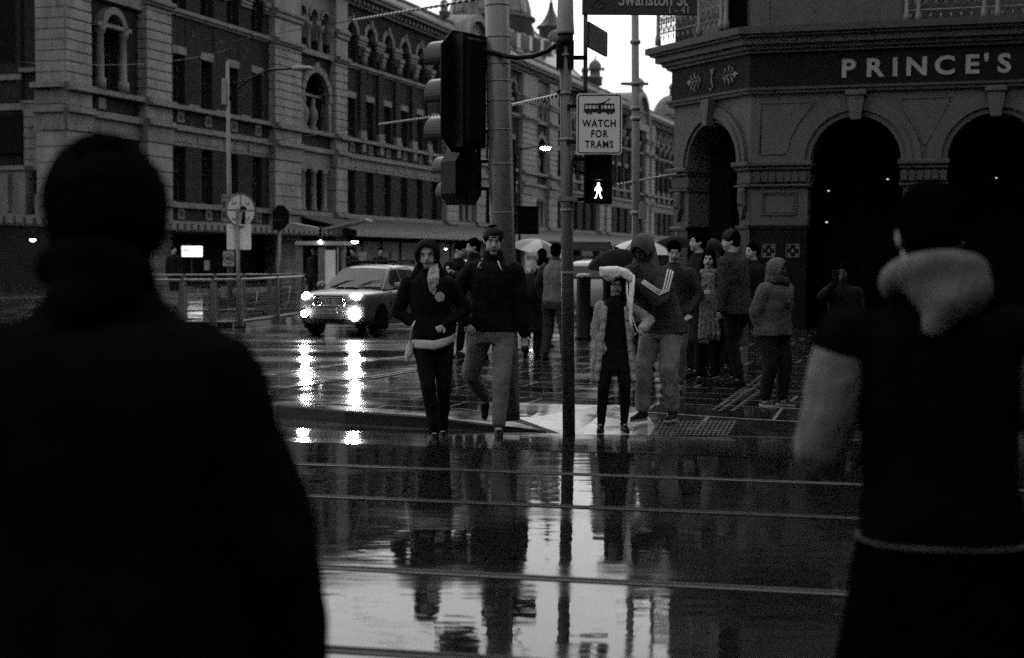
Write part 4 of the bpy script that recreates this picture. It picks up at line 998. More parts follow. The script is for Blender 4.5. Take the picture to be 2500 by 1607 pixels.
# ---- station signs and lamps
def lampthing(label, px, py, D, r, e=12, sx=1):
    o = thing('lamp', label, 'lamp', tuple(P(px, py, D))); m = MB(); m.lathe([(.001, -r*.7), (r, -r*.2), (r, r*.2), (.001, r*.5)], n=12, sx=sx); m.build('bulb', mat('lamp_glow_%d' % e, .9, .5, 0, 1, emit=e), o)
    m = MB(); m.lathe([(r*1.15, r*.2), (r*.9, r*.55), (.02, r*.7)], n=12, sx=sx); m.tube([(0, 0, r*.6), (0, 0, r*.6+.25)], .02, 6); m.build('fitting', M_black, o); return o
lampthing('small bright lamp hanging below the awning right of the shelter', 866, 591, 60, .10, 12, 1.5)
lampthing('tiny lit lamp left under the station awning', 80, 586, 50, .10, 12)
lampthing('small bright lamp between the two walking people', 1088, 608, 50, .05, 8)
lampthing('small bright lamp above the white headscarf', 1297, 626, 45, .06, 14)
o = thing('lit_street_lamp', 'lit street lamp glowing white between the two poles', 'street lamp', tuple(P(1332, 362, 70)))
m = MB(); m.lathe([(.001, -.10), (.16, -.05), (.2, .02), (.001, .06)], n=14, sx=1.25); m.build('lamp', mat('street_lamp_glow', .9, .5, 0, 1, emit=25), o)
m = MB(); a = V(P(1270, 366, 72))-o.location; m.tube([(0, 0, .06), a*.5+V((0, 0, .1)), a], .04, 6); m.tube([a+V((0, 0, .2)), (a.x, a.y, -6.3)], .07, 8); m.build('arm', M_black, o)
sn = thing('lit_shop_sign', 'small glowing white shop sign under the station awning', 'sign', tuple(P(468, 614, 70)))
m = MB(); m.bbox(-.49, .49, 0, .15, -.26, .26, .01); m.build('box', mat('sign_glow', .9, .5, 0, 1, emit=1.6), sn)
text('lettering', 'FRE', .30, mat('sign_letter', .02, .5, .1, 6), sn, T(-.27, -.006, .03), .003, .006, sx=.7)
m = MB(); m.box(-.45, .48, -.006, 0, -.19, -.16); m.box(-.03, -.0, -.0, .05, -1.9, -.26); m.build('trim', mat('sign_letter', .02, .5, .1, 6), sn)
# small items in the dark shopfronts
for (px, py, w_, h, D, lb_) in ((885, 630, .35, .5, 62, 'pale notice on the dark shopfront above the car'), (1433, 640, .32, .62, 40, 'pale square notice left of the dark umbrella'), (1470, 655, .10, 1.0, 42, 'narrow pale panel behind the bollard'), (505, 648, .25, .45, 66, 'small pale window display under the lit sign')):
    o = plate('notice', lb_, px, py, w_, h, D, mat('dull_notice2', .16, .5, .4, 4), 'notice')
for (px, py, w_, h, D, lb_) in ((1340, 600, 4.2, .3, 48, 'long flat canopy behind the slim pole'),):
    o = thing('canopy', lb_, 'canopy', tuple(P(px, py, D))); m = MB(); m.bbox(-w_/2, w_/2, 0, 2, -h/2, h/2); m.build('canopy_edge', mat('grey_canopy', .05, .5, .3, 2), o)
    m = MB(); m.box(-w_/2+.2, -w_/2+.3, .3, .4, -2.0, -h/2); m.box(w_/2-.3, w_/2-.2, .3, .4, -2.0, -h/2); m.build('canopy_post', M_metal, o)
# ================================================================ cars
def car(label, loc, rz, paint, lights=True, wiper=True):
    c = thing('car', label, 'car', loc, rz)                        # local: forward is -y, x to the viewer's right when it faces us
    L, Wd = 4.45, 1.735
    # lower body as a loft of cross-sections along y: (y, half width at sill, at belt, sill z, bumper z, belt/hood z, crown)
    S_ = [(-2.22, .50, .56, .42, .56, .74, .77), (-2.17, .70, .74, .36, .58, .84, .87), (-2.05, .80, .82, .33, .6, .90, .93), (-1.85, .84, .855, .31, .62, .93, .965), (-1.4, .855, .865, .24, .62, .955, 1.0),
          (-.85, .86, .865, .24, .6, .97, 1.02), (-.3, .86, .865, .24, .6, .98, 1.03), (.8, .86, .865, .24, .6, 1.0, 1.04), (1.7, .85, .86, .26, .6, 1.02, 1.06), (2.1, .80, .82, .28, .6, 1.02, 1.05), (2.22, .74, .76, .34, .6, .98, 1.0)]
    vs = []; fs = []
    for (y, ws, wb, zs, zb, zt, zc) in S_:
        half = [(0, zs), (ws*.9, zs), (ws, zs+.05), (ws+.008, zb*.75), (wb+.004, zb+.05), (wb, zt-.10), (wb-.03, zt-.02), (wb-.12, zt+.01), (wb*.55, zc-.01), (0, zc)]
        ring_ = [(x, z) for x, z in half]+[(-x, z) for x, z in half[-2:0:-1]]
        vs += [(x, y, z) for x, z in ring_]
    n = 18
    for i in range(len(S_)-1):
        for k in range(n): fs.append((i*n+k, i*n+(k+1) % n, (i+1)*n+(k+1) % n, (i+1)*n+k))
    fs.append(tuple(range(n))); fs.append(tuple((len(S_)-1)*n+k for k in range(n))[::-1])
    m = MB(); m.add(vs, fs, True); body = m.build('body', paint, c)
    # greenhouse
    G = [(-.98, .74, .74, 1.0, 1.01), (-.30, .73, .585, 1.0, 1.44), (-.12, .73, .58, 1.0, 1.485), (.6, .73, .575, 1.0, 1.51), (1.4, .72, .56, 1.0, 1.49), (1.85, .70, .54, 1.0, 1.42), (2.15, .70, .66, 1.0, 1.06)]
    vs = []; fs = []
    for (y, wb, wt, zb, zt) in G:
        half = [(wb+.06, zb), (wb+(wt-wb)*.9, zb+(zt-zb)*.88), (wt-.03, zt-.015), (wt*.6, zt+.01), (0, zt+.018)]
        ring_ = half+[(-x, z) for x, z in half[-2::-1]]
        vs += [(x, y, z) for x, z in ring_]
    n = 9
    for i in range(len(G)-1):
        for k in range(n-1): fs.append((i*n+k, i*n+k+1, (i+1)*n+k+1, (i+1)*n+k))
    m = MB(); m.add(vs, fs, True); m.build('roof', paint, c)
    gl = mat('car_glass', .004, .08, .2, 2, 0, .3)
    m = MB(); m.add([(-.70, -.985, 1.055), (.70, -.985, 1.055), (.545, -.33, 1.445), (-.545, -.33, 1.445), (0, -1.03, 1.06), (0, -.36, 1.465)], [(0, 4, 5, 3), (4, 1, 2, 5)], True)
    m.build('windscreen', mat('windscreen_glass', .03, .1, .3, 3, 0, .4), c, recalc=False)
    m = MB(); m.add([(-.56, 1.93, 1.36), (.56, 1.93, 1.36), (.66, 2.165, 1.07), (-.66, 2.165, 1.07)], [(0, 1, 2, 3)]); m.v = [(x, y+.012, z+.006) for x, y, z in m.v]; m.build('rear_window', gl, c, recalc=False)
    for s_ in (1, -1):
        m = MB(); m.bbox(s_*.76-.08, s_*.76+.08, 2.13, 2.2, .78, 1.0); m.build('tail_light', mat('tail_red', .02, .3, .1, 5), c)
        def pt(y, z):                                               # a point 6 mm outside the side glass
            for i in range(len(G)-1):
                if G[i][0] <= y <= G[i+1][0]: k = (y-G[i][0])/(G[i+1][0]-G[i][0]); wb = G[i][1]+(G[i+1][1]-G[i][1])*k; wt = G[i][2]+(G[i+1][2]-G[i][2])*k; zt = G[i][4]+(G[i+1][4]-G[i][4])*k
            f = (z-1.0)/max(.05, zt-1.0); x = wb+.06+(wb+(wt-wb)*.9-wb-.06)*min(1, f/.88)
            return (s_*(x+.008), y, z)
        for q in ([(-.72, 1.06), (.12, 1.06), (.12, 1.43), (-.22, 1.41)], [(.20, 1.06), (1.08, 1.06), (1.08, 1.41), (.20, 1.43)], [(1.16, 1.08), (1.85, 1.10), (1.62, 1.36), (1.16, 1.40)]):
            m = MB(); m.add([pt(*p) for p in q], [(0, 1, 2, 3)]); m.build('side_window', gl, c, recalc=False)
        m = MB(); m.tube([(s_*.60, -.05, 1.53), (s_*.58, .1, 1.57), (s_*.56, 1.5, 1.56), (s_*.56, 1.65, 1.50)], .022, 6); m.build('roof_rail', M_black, c)
        m = MB(); m.T = M.Translation((s_*.98, -.62, 1.07)); m.lathe([(.001, -.09), (.10, -.07), (.115, 0), (.10, .07), (.001, .085)], n=14, sy=.6); m.tube([(-s_*.02, 0, -.03), (-s_*.16, .05, -.07)], .03, 6); m.build('door_mirror', paint, c)
        m = MB()
        for y in (-.78, .16, 1.1): m.tube([(s_*.876, y, .35), (s_*.879, y, .9)], .006, 4)
        m.tube([(s_*.88, -.8, .42), (s_*.88, 1.1, .42)], .02, 6, sy=1); m.build('door_seams', M_black, c)
        m = MB(); m.tube([(s_*.885, .0, .86), (s_*.89, .16, .865)], .016, 6); m.build('door_handle', paint, c)
    m = MB(); 
    for y in (.15, 1.25): m.tube([(-.62, y, 1.60), (.62, y, 1.60)], .032, 6)
    m.build('crossbar', M_black, c)
    # wheels
    for x in (-.76, .76):
        for y in (-1.33, 1.22):
            w_ = MB(); w_.T = M.Translation((x, y, .33)) @ M.Rotation(pi/2, 4, 'Y'); w_.lathe([(.21, -.11), (.31, -.11), (.33, -.08), (.33, .08), (.31, .11), (.21, .11)], n=28)
            wo_ = w_.build('wheel', M_rubber, c)
            r_ = MB(); sgn = 1 if x > 0 else -1; r_.T = M.Translation((x+sgn*.09, y, .33)) @ M.Rotation(pi/2, 4, 'Y')
            r_.lathe([(.20, -.04), (.212, -.04), (.212, .03), (.20, .03)], n=24)
            for k in range(7):
                a = 2*pi*k/7; r_.tube([(0.03*cos(a), .03*sin(a), .005*sgn), (.2*cos(a), .2*sin(a), .015*sgn)], [.03, .022], 6)
            r_.lathe([(.05, -.02), (.05, .03), (.01, .035)], n=12); r_.build('rim', mat('alloy', .16, .3, .1, 5, metal=.6), wo_)
            a_ = MB(); a_.T = M.Translation((sgn*.80, y, .33)); a_.T = a_.T @ M.Rotation(0, 4, 'Z')
            a_.T = M.Translation((sgn*.874-.04*sgn, y, .36)) @ M.Rotation(pi/2*1, 4, 'Z'); a_.ring(0, 0, .001, .36, -.05, .05, 0, pi, 20); a_.box(-.36, .36, -.05, .05, -.2, 0); a_.build('wheel_arch', mat('arch_black', .002, .9, .1, 5, 0, .05), c)
    # front: grille, plate, lamps, lower intake, bonnet scoop, wipers
    m = MB(); m.prism([(-.38, .69), (.38, .69), (.33, .89), (-.33, .89)], -2.235, -2.08); m.build('grille', mat('arch_black', .002, .9, .1, 5, 0, .05), c)
    m = MB()
    for k in range(4): m.tube([(-.36+.009*k, -2.245, .73+.040*k), (.36-.009*k, -2.245, .73+.040*k)], .008, 5)
    for pts in ([(-.39, .685), (.39, .685), (.34, .90), (-.34, .90), (-.39, .685)],): m.tube([(x, -2.235, z) for x, z in pts], .012, 6)
    m.T = M.Translation((0, -2.245, .79)); m.lathe([(.001, 0), (.07, .01), (.001, .02)], n=16, sy=.1); m.ring(0, 0, .045, .06, -.01, .01, 0, 2*pi, 16, sz=.5)
    m.build('grille_bars', M_chrome, c)
    m = MB(); m.prism([(-.62, .30), (.62, .30), (.66, .42), (-.66, .42)], -2.20, -2.1); m.box(-.7, .7, -2.12, -2.0, .30, .36); m.build('lower_intake', mat('arch_black', .002, .9, .1, 5, 0, .05), c)
    o = MB().box(-.19, .19, -2.26, -2.235, .50, .61).build('number_plate', mat('plate_pale', .20, .4, .1, 8), c); text('plate_lettering', 'UOG-402', .085, M_ink, o, T(0, -2.262, .555), .001, .001)
    for s_ in (-1, 1):
        m = MB(); m.prism([(s_*.42, .75), (s_*.72, .78), (s_*.79, .87), (s_*.70, .925), (s_*.42, .89)], -2.16, -2.0); m.v = [(x, y+max(0, abs(x)-.45)*.35, z) for x, y, z in m.v]
        hl = m.build('headlight', mat('headlight_glass', .12, .1, .1, 6), c)
        if lights:
            m = MB(); m.T = M.Translation((s_*.60, -2.145, .85)) @ M.Rotation(pi/2, 4, 'X'); m.lathe([(.098, 0), (.08, .03), (.01, .045)], n=18, sx=1.15); m.build('lit_bulb', mat('headlight_glow', .9, .5, 0, 1, emit=260), hl)
        m = MB(); m.T = M.Translation((s_*.61, -2.20, .50)) @ M.Rotation(pi/2, 4, 'X'); m.lathe([(.105, -.05), (.105, .02), (.09, .03)], n=18); f_ = m.build('fog_lamp', mat('arch_black', .002, .9, .1, 5, 0, .05), c)
        if lights:
            m = MB(); m.T = M.Translation((s_*.61, -2.232, .50)) @ M.Rotation(pi/2, 4, 'X'); m.lathe([(.075 if s_ < 0 else .125, 0), (.065 if s_ < 0 else .10, .03), (.01, .045)], n=18); m.build('lit_lens', mat('foglight_glow', .9, .5, 0, 1, emit=420), f_)
    m = MB(); m.prism([(-.30, .99), (.30, .99), (.26, 1.06), (-.26, 1.06)], -1.25, -.95); m.build('bonnet_scoop', paint, c)
    m = MB(); m.box(-.25, .25, -1.256, -1.24, 1.0, 1.05); m.build('scoop_opening', mat('arch_black', .002, .9, .1, 5, 0, .05), c)
    if wiper:
        m = MB()
        for x in (-.50, .12): m.tube([(x, -1.03, 1.05), (x+.28, -.86, 1.165), (x+.50, -.80, 1.195)], [.012, .014, .006], 5)
        m.build('wiper', M_black, c)
    return c
P_silver = mat('silver_paint', .075, .35, .06, 3, 0, .3, metal=.2, coat=.25)
P_white = mat('white_paint', .30, .3, .05, 3, 0, .3, coat=.2)
hd = radians(-18.3)
fw = gnd(810, 815)                                                 # middle of the front axle line seen below the bumper
a = gnd(766, 819); b_ = gnd(918, 815)
mid = V((a.x+b_.x, a.y+b_.y, 0))/2
fwd = V((-.3135, -.9496, 0))
c0 = mid - fwd*1.33
kc = car('silver estate car with blazing headlights and wipers up, driving towards us', (-2.96, 29.67, 0), hd, P_silver); kc.scale = (.88, .88, .93)
# forward of the car is local -y: rotation hd turns -y to (-.31,-.95)
c2 = V((2.55, 39.5, 0)); car('white car seen in part between the black bollard and the girl', tuple(c2), hd+pi, P_white, False, False)
c3 = V((-1.0, 41.5, 0)); car('white car behind the silver one, glimpsed between the walking couple', tuple(c3), hd, P_white, False, False)
# ================================================================ people
def cloth(name, v, fold=.6, scale=7, var=.25, rough=.85, fleck=0):
    if name in _mats: return _mats[name]
    v *= .78
    m = bpy.data.materials.new(name); _mats[name] = m; m.use_nodes = True; n = m.node_tree; b = n.nodes['Principled BSDF']; L = n.links.new
    tx = n.nodes.new('ShaderNodeTexCoord'); a = n.nodes.new('ShaderNodeTexNoise'); a.inputs['Scale'].default_value = scale; a.inputs['Detail'].default_value = 4; a.inputs['Distortion'].default_value = 1.2
    mp = n.nodes.new('ShaderNodeMapping'); mp.inputs['Scale'].default_value = (1, 1, .55); L(tx.outputs['Object'], mp.inputs[0]); L(mp.outputs[0], a.inputs['Vector'])
    r = n.nodes.new('ShaderNodeMapRange'); r.inputs[1].default_value = .3; r.inputs[2].default_value = .7; r.inputs[3].default_value = v*(1-var); r.inputs[4].default_value = v*(1+var)
    g = n.nodes.new('ShaderNodeTexNoise'); g.inputs['Scale'].default_value = 45 if fleck else 160; g.inputs['Detail'].default_value = 3; L(tx.outputs['Object'], g.inputs['Vector'])
    L(g.outputs[0] if fleck else a.outputs[0], r.inputs[0]); L(r.outputs[0], b.inputs['Base Color'])
    bp = n.nodes.new('ShaderNodeBump'); bp.inputs['Strength'].default_value = fold; bp.inputs['Distance'].default_value = .03; L(a.outputs[0], bp.inputs['Height'])
    b2 = n.nodes.new('ShaderNodeBump'); b2.inputs['Strength'].default_value = .25; b2.inputs['Distance'].default_value = .004; L(g.outputs[0], b2.inputs['Height']); L(bp.outputs[0], b2.inputs['Normal'])
    L(b2.outputs[0], b.inputs['Normal']); b.inputs['Roughness'].default_value = rough; b.inputs['Specular IOR Level'].default_value = .08 if v > .0035 else .0
    return m
M_skin = cloth('skin', .32, .05, 9, .12, .5); M_skind = cloth('darker_skin', .045, .05, 9, .12, .5)
M_hair = cloth('dark_hair', .002, .5, 20, .4, .5); M_blond = cloth('fair_hair', .34, .8, 22, .3, .5)
M_eye = mat('eye_dark', .004, .3, .1, 3); M_lip = cloth('lips', .055, .05, 9, .1, .5); M_lipd = cloth('lips_dark', .02, .05, 9, .1, .5)
M_shoe = cloth('black_shoe', .008, .2, 9, .3, .5); M_sole = mat('pale_sole', .26, .5, .2, 20)
_tx = bpy.data.textures.new('folds', 'CLOUDS'); _tx.noise_scale = .11; _tx.noise_depth = 3
_txh = bpy.data.textures.new('hair_tufts', 'CLOUDS'); _txh.noise_scale = .03; _txh.noise_depth = 2
class PB:
    """collects overlapping rounded solids, fused into one skin by a voxel remesh"""
    def __init__(s): s.v = []; s.f = []
    def add(s, vs, fs): k = len(s.v); s.v += [tuple(p) for p in vs]; s.f += [tuple(i+k for i in f) for f in fs]
    def cap(s, a, b, ra, rb, n=12, fl=1.0):
        a = V(a); b = V(b); d = b-a; L = max(d.length, 1e-5); d /= L
        u = d.cross(V((0, 1, 0)) if abs(d.y) < .9 else V((1, 0, 0))).normalized(); w_ = d.cross(u)
        prof = [(-ra, .001)]+[(-ra*cos(t), ra*sin(t)) for t in (.5, 1.05)]+[(0, ra), (L*.5, (ra+rb)/2), (L, rb)]+[(L+rb*sin(t), rb*cos(t)) for t in (.5, 1.05)]+[(L+rb, .001)]
        vs = []; fs = []
        for z, r in prof:
            for k in range(n): t = 2*pi*k/n; vs.append(a+d*z+u*cos(t)*r+w_*sin(t)*r*fl)
        m_ = len(prof)
        for i in range(m_-1):
            for k in range(n): fs.append((i*n+k, i*n+(k+1) % n, (i+1)*n+(k+1) % n, (i+1)*n+k))
        fs += [tuple(range(n-1, -1, -1)), tuple((m_-1)*n+k for k in range(n))]
        s.add(vs, fs)
    def ell(s, c, r, R=None, n=16):
        vs = []; fs = []; h = 10; R = R or M.Identity(3)
        for i in range(h+1):
            t = pi*min(max(i, .05), h-.05)/h
            for k in range(n): a = 2*pi*k/n; vs.append(V(c)+R @ V((r[0]*sin(t)*cos(a), r[1]*sin(t)*sin(a), r[2]*cos(t))))
        for i in range(h):
            for k in range(n): fs.append((i*n+k, i*n+(k+1) % n, (i+1)*n+(k+1) % n, (i+1)*n+k))
        fs += [tuple(range(n)), tuple(h*n+k for k in range(n-1, -1, -1))]
        s.add(vs, fs)
    def loft(s, rings, n=22, p=2.3):
        """rings = [(centre, halfwidth, halfdepth, yaw)] horizontal super-ellipses"""
        vs = []; fs = []
        for c, a, b, yw in rings:
            for k in range(n):
                t = 2*pi*k/n; x = a*abs(cos(t))**(2/p)*(1 if cos(t) >= 0 else -1); y = b*abs(sin(t))**(2/p)*(1 if sin(t) >= 0 else -1)
                vs.append(V(c)+V((x*cos(yw)-y*sin(yw), x*sin(yw)+y*cos(yw), 0)))
        for i in range(len(rings)-1):
            for k in range(n): fs.append((i*n+k, i*n+(k+1) % n, (i+1)*n+(k+1) % n, (i+1)*n+k))
        fs += [tuple(range(n-1, -1, -1)), tuple((len(rings)-1)*n+k for k in range(n))]
        s.add(vs, fs)
    def build(s, name, m, parent, vox=.012, sm=3, fold=0, tex=None):
        me = bpy.data.meshes.new(name); me.from_pydata(s.v, [], s.f)
        bm = bmesh.new(); bm.from_mesh(me); bmesh.ops.recalc_face_normals(bm, faces=bm.faces); bm.to_mesh(me); bm.free()
        o = bpy.data.objects.new('t', me); C.objects.link(o)
        r = o.modifiers.new('r', 'REMESH'); r.mode = 'VOXEL'; r.voxel_size = vox; r.adaptivity = 0
        q = o.modifiers.new('s', 'SMOOTH'); q.factor = .5; q.iterations = sm
        if fold:
            d = o.modifiers.new('d', 'DISPLACE'); d.texture = tex or _tx; d.strength = fold; d.mid_level = .5; d.texture_coords = 'LOCAL'
            q = o.modifiers.new('s2', 'SMOOTH'); q.factor = .4; q.iterations = 1
        dg = bpy.context.evaluated_depsgraph_get(); me2 = bpy.data.meshes.new_from_object(o.evaluated_get(dg))
        bpy.data.objects.remove(o); bpy.data.meshes.remove(me)
        me2.polygons.foreach_set('use_smooth', [True]*len(me2.polygons)); me2.materials.clear(); me2.materials.append(m); me2.name = name
        ob = bpy.data.objects.new(name, me2); C.objects.link(ob); ob.parent = parent
        return ob
def ik(a, b, l1, l2, pole):
    a = V(a); b = V(b); d = b-a; L = min(d.length, (l1+l2)*.998); dn = d.normalized()
    x = (l1*l1-l2*l2+L*L)/(2*L); h = sqrt(max(0, l1*l1-x*x)); p = V(pole); p = (p-dn*p.dot(dn)).normalized()
    return a+dn*x+p*h, a+dn*L
def person(label, loc, yaw=0, h=1.75, vox=.013, lean=(0, 0), hips=(0, 0, 0), feet=None, hands=None, elbows=None, head=(0, 0, 0), build_=1.0, top=.02, topx=.03, hem=.86, pants=.05, pantx=.02,
           skin=None, hair='short', hairm=None, hood=None, hoodd=False, shoe=None, sole=False, face=True, fold=.022, collar=False, sleeve=None, coat=None, skirt=None, curl=.7, shoulder=1.0, legs=1.0, name='person', scarf=None, cap_=None, twist=0, cuff=0, group=None, topmat=None, pantmat=None, hoodm=None, headfwd=0, shdrop=0):
    k = h/1.78; o = thing(name, label, 'person', tuple(loc), radians(yaw), group); sk = skin or M_skin
    def Z(x, y, z): return V((x*k, y*k, z*k))
    P0 = V((hips[0]*k, hips[1]*k, (.95+hips[2])*k))
    def sp(z): t = (z-.95)/.57; t = max(-.1, t); return V((hips[0]+lean[0]*t, hips[1]-lean[1]*t, z-abs(lean[1])*.12*t+hips[2]))*k
    tw = radians(twist)
    sh = {}; hp = {}
    for s_, n_ in ((-1, 'L'), (1, 'R')):
        c = sp(1.415-shdrop); sh[n_] = c+V((s_*.178*shoulder*cos(tw), s_*.178*shoulder*sin(tw), 0))*k; hp[n_] = P0+V((s_*.092*k, 0, -.02*k))
    feet = feet or {}; hands = hands or {}; elbows = elbows or {}
    ft = {'L': feet.get('L', (-.10, 0, 0, -8, 0)), 'R': feet.get('R', (.10, 0, 0, 8, 0))}
    hd_ = {'L': hands.get('L', (-.28, -.04, .80)), 'R': hands.get('R', (.28, -.04, .80))}
    body = PB(); J = {}
    g = build_
    body.loft([(sp(.85), .12*k, .07*k, 0), (sp(.88), .145*k*g, .095*k*g, 0), (sp(.95), .160*k*g, .115*k*g, 0), (sp(1.08), .135*k*g, .095*k*g, tw*.3), (sp(1.2), .14*k*g, .10*k*g, tw*.6), (sp(1.33), .155*k*g, .11*k*g, tw), (sp(1.41), .145*k*g, .095*k*g, tw), (sp(1.47), .085*k, .07*k, tw)])
    nb = sp(1.48); hy = radians(head[0]); hpch = radians(head[1]); hr = radians(head[2])
    HR = M.Rotation(hy, 3, 'Z') @ M.Rotation(hpch, 3, 'X') @ M.Rotation(hr, 3, 'Y')      # pitch > 0 looks down
    hc = nb+V((0, -.02*k-headfwd*k, .075*k))+ (M.Rotation(hy, 3, 'Z') @ M.Rotation(hpch*.7, 3, 'X')) @ V((0, 0, .115*k))
    def H(x, y, z): return hc+HR @ (V((x, y, z))*k)
    body.cap(nb-V((0, 0, .03*k)), hc+HR @ V((0, .02*k, -.05*k)), .062*k, .055*k)
    body.ell(H(0, .012, .03), (.073*k, .092*k, .088*k), HR); body.ell(H(0, -.018, -.03), (.062*k, .070*k, .082*k), HR); body.cap(H(-.012, -.062, -.092), H(.012, -.062, -.092), .022*k, .022*k)
    body.cap(H(-.03, -.055, -.045), H(.03, -.055, -.045), .032*k, .032*k); body.cap(H(0, -.084, .012), H(0, -.103, -.026), .008*k, .0145*k); body.cap(H(-.03, -.074, .028), H(.03, -.074, .028), .013*k, .013*k)
    body.cap(H(-.012, -.080, -.060), H(.012, -.080, -.060), .012*k, .012*k)
    for s_ in (-1, 1): body.ell(H(s_*.074, .012, -.008), (.010*k, .018*k, .030*k), HR); body.ell(H(s_*.038, -.062, -.022), (.02*k, .018*k, .016*k), HR)
    for n_, s_ in (('L', -1), ('R', 1)):
        fx, fy, fz, fyaw, fp_ = ft[n_]; an = Z(fx, fy, fz+.085)
        kn, an = ik(hp[n_], an, .43*k, .43*k, V((s_*.12, -1, 0)) if 'pole'+n_ not in feet else V(feet['pole'+n_]))
        body.cap(hp[n_], kn, .082*k*g*legs, .052*k*legs); body.cap(kn, an, .052*k*legs, .036*k); 
        FR = M.Rotation(radians(fyaw), 3, 'Z') @ M.Rotation(radians(fp_), 3, 'X')
        J['kn'+n_] = kn; J['an'+n_] = an; J['FR'+n_] = FR
        body.cap(an, an+FR @ V((0, -.10*k, -.05*k)), .030*k, .020*k)
        wr = Z(*hd_[n_]); el, wr = ik(sh[n_], wr, .285*k, .255*k, V(elbows.get(n_, (s_*.35, .9, -.15))))
        body.cap(sh[n_], el, .052*k*g, .040*k); body.cap(el, wr, .040*k, .027*k)
        J['el'+n_] = el; J['wr'+n_] = wr; J['sh'+n_] = sh[n_]
        # hand: palm, four unequal bent fingers and a thumb from the side of the palm
        d = (wr-el).normalized(); side = d.cross(V((0, -1, 0)) if abs(d.y) < .8 else V((0, 0, 1))).normalized()*(-s_); nrm = d.cross(side).normalized()
        hm = .92*k
        if elbows.get('flip'+n_): nrm = -nrm
        for q in (-.024, -.008, .008, .024): body.cap(wr+d*.012*hm, wr+(d*.085+side*q)*hm, .016*hm, .0125*hm)
        for q, Lf in ((-.029, .062), (-.010, .075), (.010, .080), (.029, .072)):
            a = wr+(d*.088+side*q)*hm; b1 = a+(d*cos(curl*.6)+nrm*sin(curl*.6))*Lf*.45*hm; b2 = b1+(d*cos(curl*1.5)+nrm*sin(curl*1.5))*Lf*.38*hm; b3 = b2+(d*cos(curl*2.2)+nrm*sin(curl*2.2))*Lf*.27*hm
            body.cap(a, b1, .0095*hm, .0088*hm, 8); body.cap(b1, b2, .0088*hm, .008*hm, 8); body.cap(b2, b3, .008*hm, .007*hm, 8)
        a = wr+(d*.025+side*.028)*hm; b1 = a+(d*.030+side*.024+nrm*.012)*hm; b2 = b1+(d*.028+side*.004+nrm*.016)*hm
        body.cap(a, b1, .014*hm, .0105*hm, 8); body.cap(b1, b2, .0105*hm, .0085*hm, 8)
    bo_ = body.build('body', sk, o, min(vox, .0085 if vox < .014 else vox), 2)
    # ------------------------------------------------ clothes
    t = PB(); e = topx
    rings = []; 
    zz = [z for z in (hem, hem+.03, .95, 1.05, 1.15, 1.25, 1.35, 1.42, 1.47) if z >= hem-.001]; seen = set()
    base = {0.7: (.19, .15), .86: (.165, .12), .95: (.165, .12), 1.05: (.15, .108), 1.15: (.148, .105), 1.25: (.158, .112), 1.35: (.160, .112), 1.42: (.140, .100), 1.47: (.10, .080)}
    ks = sorted(base)
    def bs(z):
        z = min(max(z, ks[0]), ks[-1])
        for a, b in zip(ks, ks[1:]):
            if a <= z <= b: f = (z-a)/(b-a); return base[a][0]*(1-f)+base[b][0]*f, base[a][1]*(1-f)+base[b][1]*f
    for z in zz:
        if z < .9 and hem < .84: a, b = .185+(.9-z)*.06, .135+(.9-z)*.05
        else: a, b = bs(z)
        rings.append((sp(z), (a*g+e)*k, (b*g+e)*k, tw*max(0, (z-.95)/.4)))
    t.loft(rings)
    t.loft([(sp(1.37), (.165*shoulder+e*.5)*k, (.10+e)*k, tw), (sp(1.44), (.135*shoulder+e*.5)*k, (.088+e)*k, tw), (sp(1.485), (.095+e*.5)*k, (.078+e*.7)*k, tw), (sp(1.52), (.068+e*.5)*k, (.065+e*.5)*k, tw), (sp(1.545), (.06+e*.4)*k, (.058+e*.4)*k, tw)])
    SL = PB() if sleeve else t
    for n_ in 'LR':
        sh_, el, wr = J['sh'+n_], J['el'+n_], J['wr'+n_]
        s0_ = sh_.lerp(el, .13) if sleeve and top < .005 else sh_
        if s0_ is not sh_: t.cap(sh_, s0_, (.056*g+e*.8)*k, (.054*g+e*.8)*k)
        SL.cap(s0_, el, (.054*g+e*.8)*k, (.043*g+e*.75)*k); SL.cap(el, wr.lerp(el, .04+cuff), (.043*g+e*.75)*k, (.031+e*.55)*k)
        if sleeve and top > .005: SL.cap(sh_, sh_.lerp(el, .2), (.058*g+e*.8)*k, (.055*g+e*.8)*k)
    if collar: t.loft([(sp(1.46), .10*k, .095*k, tw), (sp(1.56)+V((0, 0, 0)), .088*k, .085*k, tw), (sp(1.59), .078*k, .078*k, tw)])
    tm_ = topmat or cloth('top_cloth_%03d' % int(top*1000), top, fold=.7); jk = t.build('jacket', tm_, o, vox, 2, fold*k)
    if sleeve: SL.build('sleeves', cloth('sleeve_cloth_%03d' % int(sleeve*1000), sleeve, .7), o, vox, 2, fold*k)
    p = PB(); pe = pantx
    p.loft([(P0+V((0, 0, -.155*k)), (.15*g+pe)*k, (.095*g+pe)*k, 0), (P0+V((0, 0, -.10*k)), (.160*g+pe)*k, (.110*g+pe)*k, 0), (P0+V((0, 0, -.03*k)), (.162*g+pe)*k, (.118*g+pe)*k, 0), (P0+V((0, 0, .07*k)), (.15*g+pe*.5)*k, (.108*g+pe*.5)*k, 0)])
    for n_, s_ in (('L', -1), ('R', 1)):
        kn, an = J['kn'+n_], J['an'+n_]
        p.cap(hp[n_]+V((0, 0, -.03*k)), kn, (.084*g*legs+pe)*k, (.056*legs+pe*1.1)*k); p.cap(kn, an.lerp(kn, .13 if pe > .012 else .0), (.056*legs+pe*1.1)*k, (.042+pe*1.0)*k)
    p.build('trousers', pantmat or cloth('leg_cloth_%03d' % int(pants*1000), pants, .8), o, vox, 2, fold*.8*k)
